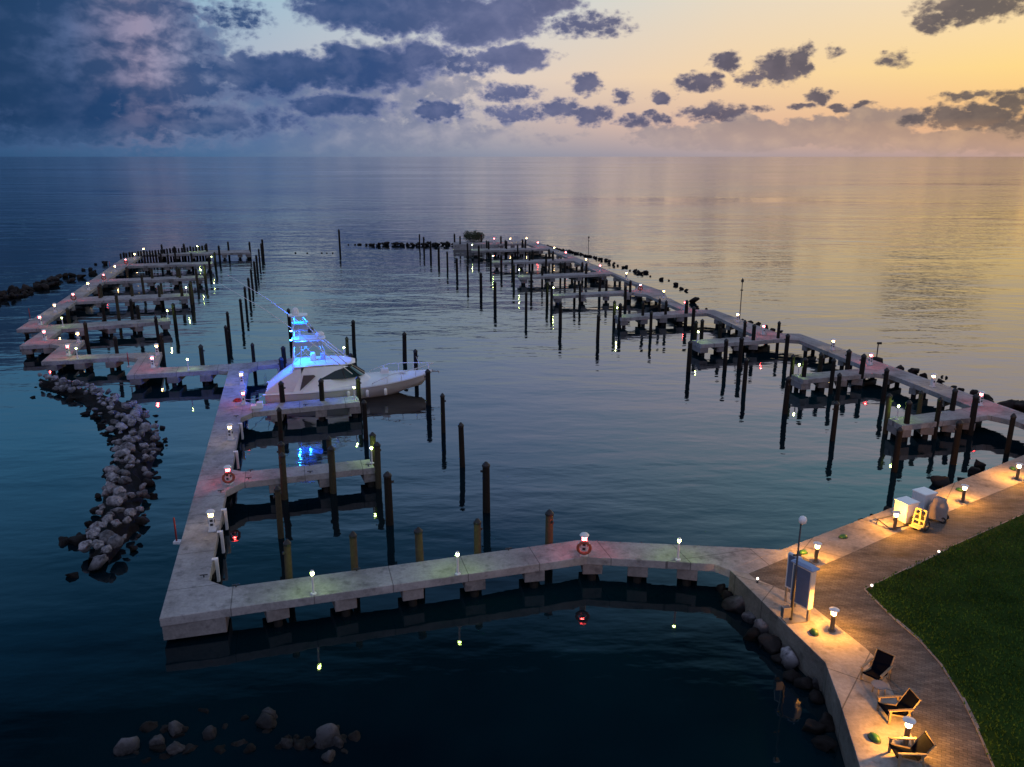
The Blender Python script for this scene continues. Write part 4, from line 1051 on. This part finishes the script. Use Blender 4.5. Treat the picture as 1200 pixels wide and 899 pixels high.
# local x along the face, local y depth (face looks towards -x world)
MB().box((0, 0, 1.42), (.92, .30, 1.75)).obj('cabinet', M['cream'], t, bevel=.015)
MB().box((0, .155, 1.42), (.80, .02, 1.6)).obj('display_panel', M['board'], t)
MB().box((0, -.155, 1.42), (.80, .02, 1.6)).obj('display_panel', M['board'], t)
rf = MB(); rf.prism([(-.54, -.22), (.54, -.22), (.54, .22), (-.54, .22)], 2.30, 2.36); rf.box((0, 0, 2.40), (1.0, .38, .09), 0, .72); rf.obj('roof', M['boardtop'], t, bevel=.01)
for sgn in (1, -1): MB().box((sgn * .40, 0, .3), (.09, .12, .6)).obj('leg', M['steel'], t)
t = thing('notice_board', 'slim white-edged notice board standing behind the camera pole', 'notice board', P(926, 708, DECK), R(122))
MB().box((0, 0, 1.5), (.62, .12, 1.6)).obj('cabinet', M['whitepaint'], t, bevel=.01)
MB().box((0, .065, 1.5), (.5, .012, 1.45)).obj('display_panel', M['board'], t)
for sgn in (1, -1): MB().box((sgn * .26, 0, .36), (.07, .07, .72)).obj('leg', M['steel'], t)
t = thing('camera_pole', 'tall thin mast with white dome camera beside the notice board', 'pole', P(926.5, 727, DECK), R(10))
MB().box((0.15, 0, .02), (.9, .5, .04)).obj('base_plate', M['steel'], t)
MB().lathe([(.06, .03), (.055, 2.3), (.04, 2.32), (.032, 4.35)], n=10).obj('mast', M['darkmetal'], t, True)
MB().box((-.04, 0, 2.95), (.3, .06, .06)).obj('cross_arm', M['darkmetal'], t)
MB().lathe([(.06, 0), (.15, .06), (.16, .18), (.12, .28), (.03, .33)], (.06, 0, 4.3), 14).obj('camera_dome', M['white'], t, True)
MB().box((-.25, 0, .42), (.34, .22, .45)).obj('junction_box', M['steel'], t, bevel=.01)
# white cabinets
def cabinet(label, px, py, w_, d_, h_, rz):
    t = thing('storage_cabinet', label, 'cabinet', P(px, py, DECK), rz, 'white cabinets on the seawall')
    MB().box((0, 0, .14 + h_ / 2), (w_, d_, h_)).obj('body', M['whitepaint'], t, bevel=.02)
    MB().box((0, 0, .14 + h_ + .035), (w_ + .06, d_ + .06, .07)).obj('lid', M['white'], t, bevel=.02)
    MB().box((w_ * .2, -d_ / 2 - .015, .14 + h_ * .6), (.12, .03, .05)).obj('handle', M['steel'], t)
    for sx_ in (1, -1):
        for sy_ in (1, -1): MB().box((sx_ * (w_ / 2 - .06), sy_ * (d_ / 2 - .06), .07), (.07, .07, .14)).obj('leg', M['darkmetal'], t)
    return t
cabinet('white cabinet nearer the bollard lamp, lit warm on its left', 1059.5, 611.5, .82, .78, 1.0, R(24))
cabinet('white cabinet behind the wheeled cart, in shade', 1080, 601, .85, .8, 1.05, R(24))
t = thing('steel_frame', 'low dark tubular frame on the concrete in front of the nearer cabinet', 'frame', P(1046, 616, DECK), R(24))
MB().tube([(-.55, .5, .25), (.75, .5, .25)], .03, 6).tube([(-.55, -.35, .06), (.95, -.35, .06)], .03, 6).tube([(-.55, .5, .25), (-.55, .5, 0)], .03, 6).tube([(-.55, .5, .25), (-.55, -.35, .06)], .03, 6).obj('tube', M['darkmetal'], t)
MB().box((.95, -.35, .05), (.12, .12, .08)).obj('foot', M['darkmetal'], t)
def wheel(t, q, r_, axis_rz=0.0, w_=.07):
    o = MB().torus((0, 0, 0), r_ - w_ * .6, w_ * .6, 'y', 20, 8).obj('wheel', M['black'], t, True); o.location = q; o.rotation_euler.z = axis_rz
    h = MB()
    for k in range(5):
        a = k * 2 * PI / 5; h.tube([(0, 0, 0), ((r_ - w_) * math.cos(a), 0, (r_ - w_) * math.sin(a))], .018, 4)
    h.tube([(0, -.05, 0), (0, .05, 0)], .04, 8); h.obj('rim', M['steel'], o)
t = thing('wheeled_cart', 'cream framed two-wheeled cart with black tyres between cabinets and grill', 'cart', P(1076, 619, DECK), R(-52))
fr = MB()
for sx_ in (-.27, .27): fr.tube([(sx_, -.12, .12), (sx_, .10, 1.0)], .045, 6)
for zz in (.2, .45, .72, .98): fr.box((0, -.1 + (zz - .12) * .25, zz), (.52, .06, .10))
fr.box((0, .02, .6), (.09, .05, .8)); fr.obj('frame', M['yellow'], t, bevel=.01)
MB().box((0, -.28, .17), (.56, .34, .06)).obj('toe_plate', M['yellow'], t, bevel=.01)
MB().box((0, .12, .55), (.44, .2, .6)).obj('load_box', M['black'], t, bevel=.03)
wheel(t, (-.40, .02, .26), .26, PI / 2); wheel(t, (.40, .02, .26), .26, PI / 2)
t = thing('covered_grill', 'wheeled grill under a taupe fabric cover with its lid bulging', 'grill', P(1097, 609, DECK), R(-40))
cv = MB(); rws = []
for u, wx, wy in ((.12, .46, .36), (.3, .45, .36), (.75, .46, .37), (.9, .40, .33), (1.0, .33, .28), (1.16, .30, .26), (1.24, .20, .17), (1.26, .03, .03)):
    rw = []
    for k in range(20):
        a = 2 * PI * k / 20; ca, sa = math.cos(a), math.sin(a)
        f_ = 1 + .05 * math.sin(5 * a + u * 3) * (1.3 - u)
        rw.append((wx * math.copysign(abs(ca) ** .6, ca) * f_ + .06 * (u - .5), wy * math.copysign(abs(sa) ** .6, sa) * f_, u))
    rws.append(rw)
cv.grid(rws, True); cv.obj('cover', M['cover'], t, True)
wheel(t, (.36, -.30, .17), .17, 0); wheel(t, (.36, .30, .17), .17, 0)
# ---------------------------------------------------------------- sky
wd_ = bpy.data.worlds.new('World'); sc.world = wd_; wd_.use_nodes = True
nt = wd_.node_tree
for n_ in list(nt.nodes): nt.nodes.remove(n_)
def lin(c): return tuple(((v / 255) / 12.92 if v / 255 <= .04045 else ((v / 255 + .055) / 1.055) ** 2.4) for v in c)
SUN_AZ, SUN_EL = 44.0, 1.2
out = nd(nt, 'ShaderNodeOutputWorld')
sky = nd(nt, 'ShaderNodeTexSky', sky_type='NISHITA'); sky.sun_disc = False; sky.sun_elevation = R(SUN_EL); sky.sun_rotation = R(SUN_AZ)
bg1 = nd(nt, 'ShaderNodeBackground'); bg1.inputs[1].default_value = .0005; nt.links.new(sky.outputs[0], bg1.inputs[0])
tc = nd(nt, 'ShaderNodeTexCoord'); sx = nd(nt, 'ShaderNodeSeparateXYZ'); nt.links.new(tc.outputs['Generated'], sx.inputs[0])
def M1(op, a, b=None, c=None, tree=None, clamp=False):
    tr = tree or nt
    n_ = nd(tr, 'ShaderNodeMath', operation=op); n_.use_clamp = clamp
    for i, s in enumerate((a, b, c)):
        if s is None: continue
        if isinstance(s, (int, float)): n_.inputs[i].default_value = s
        else: tr.links.new(s, n_.inputs[i])
    return n_.outputs[0]
def MR(v, a, b, c, d, smooth=False, tree=None):
    tr = tree or nt
    n_ = nd(tr, 'ShaderNodeMapRange'); n_.interpolation_type = 'SMOOTHSTEP' if smooth else 'LINEAR'
    tr.links.new(v, n_.inputs[0])
    for i, q in enumerate((a, b, c, d)): n_.inputs[i + 1].default_value = q
    return n_.outputs[0]
def MIX(f, a, b, tree=None):
    tr = tree or nt
    n_ = nd(tr, 'ShaderNodeMix', data_type='RGBA')
    for i, s in ((0, f), (6, a), (7, b)):
        if isinstance(s, (int, float)): n_.inputs[i].default_value = s
        elif isinstance(s, tuple): n_.inputs[i].default_value = (*s, 1)
        else: tr.links.new(s, n_.inputs[i])
    return n_.outputs[2]
az = M1('MULTIPLY', M1('ARCTAN2', sx.outputs[0], sx.outputs[1]), 180 / PI)
el = M1('MULTIPLY', M1('ARCSINE', sx.outputs[2]), 180 / PI)
azf = MR(az, -36, 36, 0, 1)
def ramp(stops):
    r = nd(nt, 'ShaderNodeValToRGB'); cr_ = r.color_ramp
    while len(cr_.elements) < len(stops): cr_.elements.new(.5)
    for e, (x, c) in zip(cr_.elements, stops):
        a_ = azel(x, 150)[0]; e.position = (a_ + 36) / 72; e.color = (*lin(c), 1)
    nt.links.new(azf, r.inputs[0]); return r.outputs[0]
layers = [
    (0.0, ramp([(0, (50, 84, 124)), (250, (74, 108, 148)), (600, (144, 148, 166)), (900, (174, 156, 158)), (1190, (190, 158, 148))])),
    (2.0, ramp([(0, (66, 102, 146)), (300, (104, 130, 166)), (550, (180, 174, 180)), (800, (220, 184, 164)), (1190, (250, 190, 130))])),
    (5.0, ramp([(0, (98, 132, 168)), (300, (178, 184, 198)), (550, (220, 206, 198)), (850, (246, 212, 168)), (1190, (255, 218, 142))])),
    (10.5, ramp([(0, (104, 154, 192)), (250, (144, 184, 208)), (600, (198, 212, 218)), (850, (228, 218, 200)), (1190, (248, 224, 190))])),
    (16.0, ramp([(0, (92, 168, 222)), (300, (138, 192, 244)), (600, (198, 214, 255)), (850, (234, 232, 255)), (1190, (248, 240, 252))])),  # above the frame: bright blue bands added to lift the basin reflections
    (22.0, ramp([(0, (80, 150, 204)), (300, (122, 182, 236)), (600, (168, 204, 255)), (850, (186, 226, 255)), (1190, (174, 238, 255))])),
    (28.0, ramp([(0, (40, 98, 142)), (300, (56, 114, 156)), (600, (90, 136, 188)), (850, (114, 166, 202)), (1190, (130, 190, 220))])),
    (35.0, lin((9, 26, 40))), (52.0, lin((16, 32, 48))), (68.0, lin((182, 190, 230))), (90.0, lin((188, 196, 236)))]  # unseen: dark band added to blacken near water, bright zenith to light docks
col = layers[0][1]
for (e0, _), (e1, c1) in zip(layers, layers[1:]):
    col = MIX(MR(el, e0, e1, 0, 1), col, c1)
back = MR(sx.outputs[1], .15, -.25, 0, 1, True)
col = MIX(back, col, lin((150, 158, 190)))  # unseen bright sky behind the camera, added to light the docks
# clouds ------------------------------------------------------------
main = [(60, 85, 190, 70, 1), (-30, 40, 160, 95, 1), (175, 95, 85, 40, .95), (90, 140, 230, 26, .8), (180, 40, 55, 55, .75), (110, 20, 110, 40, .9),
        (325, 86, 84, 22, 1), (430, 80, 80, 25, 1), (490, 66, 46, 17, .85), (470, 14, 118, 23, 1), (562, 24, 74, 24, 1), (430, 2, 80, 18, .9), (615, 6, 60, 13, .8), (545, 74, 40, 12, .6),
        (600, 66, 46, 14, .9), (275, 20, 32, 14, .45), (220, 86, 34, 13, .8), (515, 130, 32, 12, .9), (596, 109, 36, 9, .75), (400, 124, 60, 13, .75), (688, 30, 50, 12, .55),
        (686, 98, 18, 12, .9), (655, 128, 28, 11, .85), (605, 133, 42, 9, .7), (730, 113, 12, 9, .75), (775, 116, 15, 7, .9), (821, 97, 27, 11, .95), (851, 73, 19, 10, .85),
        (914, 79, 26, 17, 1), (940, 72, 13, 17, .9), (878, 92, 16, 8, .75), (838, 132, 40, 9, .85), (692, 135, 26, 11, .8), (768, 140, 20, 6, .75), (742, 141, 18, 6, .7),
        (958, 115, 14, 9, .9), (939, 126, 12, 4, .8), (986, 127, 12, 4, .75), (1018, 121, 12, 4, .7), (1150, 137, 46, 13, .95), (1186, 117, 20, 11, .9), (1112, 136, 26, 13, .85), (1072, 140, 16, 7, .8),
        (1140, 8, 52, 15, .9), (1092, 26, 20, 10, .7), (1047, 70, 16, 6, .4), (1135, 112, 32, 4, .55), (890, 127, 14, 4, .6), (1205, 145, 30, 12, .8), (980, 60, 8, 5, .3)]
bank = [(870, 160, 100, 15, .9), (960, 157, 110, 16, .95), (1032, 142, 46, 14, .9), (1115, 166, 80, 11, .85), (1195, 160, 46, 18, .9), (800, 160, 60, 13, .8), (870, 146, 30, 10, .8),
        (280, 158, 330, 20, .8), (470, 158, 160, 10, .5), (470, 100, 90, 40, .5), (330, 122, 200, 24, .7), (200, 60, 60, 45, .8)]
grp = {}
def field_group(name, blobs, warp, nscale, amp):
    g_ = bpy.data.node_groups.new(name, 'ShaderNodeTree')
    g_.interface.new_socket('Vector', in_out='INPUT', socket_type='NodeSocketVector'); g_.interface.new_socket('Field', in_out='OUTPUT', socket_type='NodeSocketFloat')
    gi = nd(g_, 'NodeGroupInput'); go = nd(g_, 'NodeGroupOutput')
    def vm(op, a, b):
        n_ = nd(g_, 'ShaderNodeVectorMath', operation=op)
        for i, s in enumerate((a, b)):
            if isinstance(s, tuple): n_.inputs[i].default_value = s
            else: g_.links.new(s, n_.inputs[i])
        return n_
    sc_ = vm('MULTIPLY', gi.outputs[0], (nscale, nscale * 1.55, 1)).outputs[0]
    nw = nd(g_, 'ShaderNodeTexNoise', noise_dimensions='2D'); nw.inputs['Scale'].default_value = .45; nw.inputs['Detail'].default_value = 4; g_.links.new(sc_, nw.inputs['Vector'])
    wv = vm('MULTIPLY', vm('SUBTRACT', nw.outputs['Color'], (.5, .5, .5)).outputs[0], (warp * 1.8, warp, 0)).outputs[0]
    pw = vm('ADD', gi.outputs[0], wv).outputs[0]
    acc = None
    for (x, y, rx, ry, wt) in blobs:
        a_, e_ = azel(x, y); k = 180 / PI / F
        dv = vm('MULTIPLY', vm('SUBTRACT', pw, (a_, e_, 0)).outputs[0], (1 / (rx * k * .95), 1 / (ry * k), 0)).outputs[0]
        dd = nd(g_, 'ShaderNodeVectorMath', operation='DOT_PRODUCT'); g_.links.new(dv, dd.inputs[0]); g_.links.new(dv, dd.inputs[1])
        f_ = M1('MULTIPLY_ADD', dd.outputs['Value'], -wt, wt, tree=g_)
        acc = f_ if acc is None else M1('MAXIMUM', acc, f_, tree=g_)
    n2 = nd(g_, 'ShaderNodeTexNoise', noise_dimensions='2D'); n2.inputs['Scale'].default_value = 1.0; n2.inputs['Detail'].default_value = 6; n2.inputs['Roughness'].default_value = .54; g_.links.new(sc_, n2.inputs['Vector'])
    acc = M1('MAXIMUM', acc, -1.2, tree=g_); acc = M1('MINIMUM', acc, .9, tree=g_)
    vo = nd(g_, 'ShaderNodeTexVoronoi', voronoi_dimensions='2D'); vo.feature = 'F1'; vo.normalize = True; vo.inputs['Scale'].default_value = .95; vo.inputs['Detail'].default_value = 4.0; vo.inputs['Roughness'].default_value = .52; vo.inputs['Lacunarity'].default_value = 2.1
    wq = vm('ADD', sc_, vm('MULTIPLY', vm('SUBTRACT', n2.outputs['Color'], (.5, .5, .5)).outputs[0], (.5, .5, .5)).outputs[0]).outputs[0]
    g_.links.new(wq, vo.inputs['Vector'])
    puff = M1('MULTIPLY_ADD', vo.outputs['Distance'], -1.0, .38, tree=g_)
    nn_ = M1('MULTIPLY_ADD', puff, .95, M1('MULTIPLY', M1('SUBTRACT', n2.outputs['Fac'], .5, tree=g_), .55, tree=g_), tree=g_)
    f_ = M1('MULTIPLY_ADD', nn_, amp, acc, tree=g_)
    g_.links.new(f_, go.inputs[0]); return g_
big_ = [b for b in main if b[2] >= 45 and b[0] < 640]; small_ = [b for b in main if b not in big_]
gm_ = field_group('cloud_field', big_, 1.25, .85, 1.5)
gs_ = field_group('small_cloud_field', small_, .85, 1.6, 1.9)
gb_ = field_group('bank_field', bank, 1.2, .75, 2.0)
cmb = nd(nt, 'ShaderNodeCombineXYZ'); nt.links.new(az, cmb.inputs[0]); nt.links.new(el, cmb.inputs[1])
def samp(g_):
    n_ = nd(nt, 'ShaderNodeGroup'); n_.node_tree = g_; nt.links.new(cmb.outputs[0], n_.inputs[0]); return n_.outputs[0]
fm = samp(gm_); fs = samp(gs_); f0 = M1('MAXIMUM', fm, fs); b0 = samp(gb_)
def relief(off, scale, det):
    a_ = nd(nt, 'ShaderNodeVectorMath', operation='MULTIPLY_ADD'); a_.inputs[1].default_value = (1, 1.6, 1); a_.inputs[2].default_value = (*off, 3.7); nt.links.new(cmb.outputs[0], a_.inputs[0])
    n_ = nd(nt, 'ShaderNodeTexNoise', noise_dimensions='2D'); n_.inputs['Scale'].default_value = scale; n_.inputs['Detail'].default_value = det; n_.inputs['Roughness'].default_value = .55; n_.inputs['Distortion'].default_value = .3
    nt.links.new(a_.outputs[0], n_.inputs['Vector']); return n_.outputs['Fac']
def billow(off):
    a_ = nd(nt, 'ShaderNodeVectorMath', operation='MULTIPLY_ADD'); a_.inputs[1].default_value = (1, 1.5, 1); a_.inputs[2].default_value = (*off, 1.3); nt.links.new(cmb.outputs[0], a_.inputs[0])
    n_ = nd(nt, 'ShaderNodeTexNoise', noise_dimensions='2D'); n_.inputs['Scale'].default_value = .5; n_.inputs['Detail'].default_value = 5; nt.links.new(a_.outputs[0], n_.inputs['Vector'])
    w1_ = nd(nt, 'ShaderNodeVectorMath', operation='MULTIPLY_ADD'); w1_.inputs[1].default_value = (1.6, 1.6, 0); nt.links.new(n_.outputs['Color'], w1_.inputs[0]); nt.links.new(a_.outputs[0], w1_.inputs[2])
    v_ = nd(nt, 'ShaderNodeTexVoronoi', voronoi_dimensions='2D'); v_.feature = 'F1'; v_.normalize = True; v_.inputs['Scale'].default_value = .45; v_.inputs['Detail'].default_value = 3.5; v_.inputs['Roughness'].default_value = .5
    nt.links.new(w1_.outputs[0], v_.inputs['Vector']); return v_.outputs['Distance']
rel = M1('ADD', M1('MULTIPLY', M1('SUBTRACT', relief((0, 0), .2, 6), relief((1.2, -1.4), .2, 6)), .8), M1('SUBTRACT', billow((.9, -1.0)), billow((0, 0))))
lit0 = MR(rel, -.22, .45, 0, 1, True)
dB = MR(b0, -.1, .45, 0, .85, True); dM = M1('MAXIMUM', MR(fm, -.2, .42, 0, .97, True), MR(fs, -.32, .72, 0, .96, True))
glowf = None
for (x, y, rx, ry, wt) in [(190, 55, 75, 60, 1.0), (165, 25, 60, 40, 1.1), (215, 97, 60, 26, .9), (110, 50, 80, 50, .55), (240, 120, 90, 22, .5)]:
    a_, e_ = azel(x, y); k = 180 / PI / F
    v1 = nd(nt, 'ShaderNodeVectorMath', operation='SUBTRACT'); nt.links.new(cmb.outputs[0], v1.inputs[0]); v1.inputs[1].default_value = (a_, e_, 0)
    v2 = nd(nt, 'ShaderNodeVectorMath', operation='MULTIPLY'); nt.links.new(v1.outputs[0], v2.inputs[0]); v2.inputs[1].default_value = (1 / (rx * k), 1 / (ry * k), 0)
    v3 = nd(nt, 'ShaderNodeVectorMath', operation='DOT_PRODUCT'); nt.links.new(v2.outputs[0], v3.inputs[0]); nt.links.new(v2.outputs[0], v3.inputs[1])
    f_ = M1('MULTIPLY_ADD', v3.outputs['Value'], -wt, wt)
    glowf = f_ if glowf is None else M1('MAXIMUM', glowf, f_)
glowf = M1('MAXIMUM', glowf, 0.0)
lite = M1('ADD', M1('MULTIPLY', lit0, M1('MULTIPLY_ADD', glowf, .95, .34)), M1('MULTIPLY', glowf, .15), clamp=True)
edge = M1('MAXIMUM', MR(fm, -.1, .36, .8, 0, True), MR(fs, .0, .8, .75, 0, True)); edge = M1('MINIMUM', edge, MR(f0, .0, .8, .8, 0, True))
bank_c = ramp([(0, (46, 80, 122)), (300, (72, 102, 148)), (600, (134, 136, 158)), (850, (146, 134, 138)), (1190, (142, 124, 116))])
bank_l = ramp([(0, (60, 92, 136)), (200, (90, 116, 156)), (500, (168, 166, 182)), (850, (180, 160, 150)), (1190, (180, 152, 124))])
main_c = ramp([(0, (28, 58, 96)), (250, (38, 72, 120)), (440, (48, 76, 124)), (600, (88, 98, 138)), (850, (84, 82, 102)), (1190, (98, 90, 88))])
main_l = ramp([(0, (66, 90, 132)), (95, (84, 104, 146)), (175, (152, 144, 170)), (240, (128, 138, 170)), (330, (98, 114, 158)), (550, (136, 140, 176)), (850, (136, 126, 140)), (1190, (158, 136, 114))])
cB = MIX(lit0, bank_c, bank_l); cM = MIX(M1('MAXIMUM', lite, edge), main_c, main_l)
fade = MR(el, .2, 2.2, .35, 1)     # clouds sink into the horizon murk
above = MR(el, 14, 18, 1, 0)
front = MR(sx.outputs[1], .5, .65, 0, 1)
msk = M1('MULTIPLY', above, front)
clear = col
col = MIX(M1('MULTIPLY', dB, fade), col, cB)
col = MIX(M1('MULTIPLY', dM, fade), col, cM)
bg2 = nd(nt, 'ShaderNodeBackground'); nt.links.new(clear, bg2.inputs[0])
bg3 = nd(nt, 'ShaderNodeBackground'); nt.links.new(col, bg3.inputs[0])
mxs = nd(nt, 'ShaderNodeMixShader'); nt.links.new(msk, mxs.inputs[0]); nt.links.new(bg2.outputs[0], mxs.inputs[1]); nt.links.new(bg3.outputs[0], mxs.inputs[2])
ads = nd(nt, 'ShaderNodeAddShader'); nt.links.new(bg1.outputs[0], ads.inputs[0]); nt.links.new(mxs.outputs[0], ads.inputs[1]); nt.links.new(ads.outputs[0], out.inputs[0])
wd_.cycles.sampling_method = 'MANUAL'; wd_.cycles.sample_map_resolution = 512
# the sun has set: only a faint, broad warm glow is left of it
sl = bpy.data.lights.new('sun', 'SUN'); sl.energy = .12; sl.angle = R(12); sl.color = (1, .66, .38)
so = bpy.data.objects.new('sun', sl); C.objects.link(so)
dv = Vector((math.sin(R(SUN_AZ)) * math.cos(R(3)), math.cos(R(SUN_AZ)) * math.cos(R(3)), math.sin(R(3))))
so.rotation_euler = (-dv).to_track_quat('-Z', 'Y').to_euler(); so.location = dv * 200

sc.view_settings.view_transform = 'Standard'; sc.view_settings.look = 'None'; sc.view_settings.exposure = 0; sc.view_settings.gamma = 1
sc.view_settings.use_curve_mapping = False
sc.render.engine = 'CYCLES'; sc.cycles.use_light_tree = True; sc.cycles.max_bounces = 5; sc.cycles.diffuse_bounces = 2; sc.cycles.glossy_bounces = 3
sc.cycles.sample_clamp_indirect = 4.0; sc.cycles.use_denoising = True; sc.cycles.caustics_reflective = False
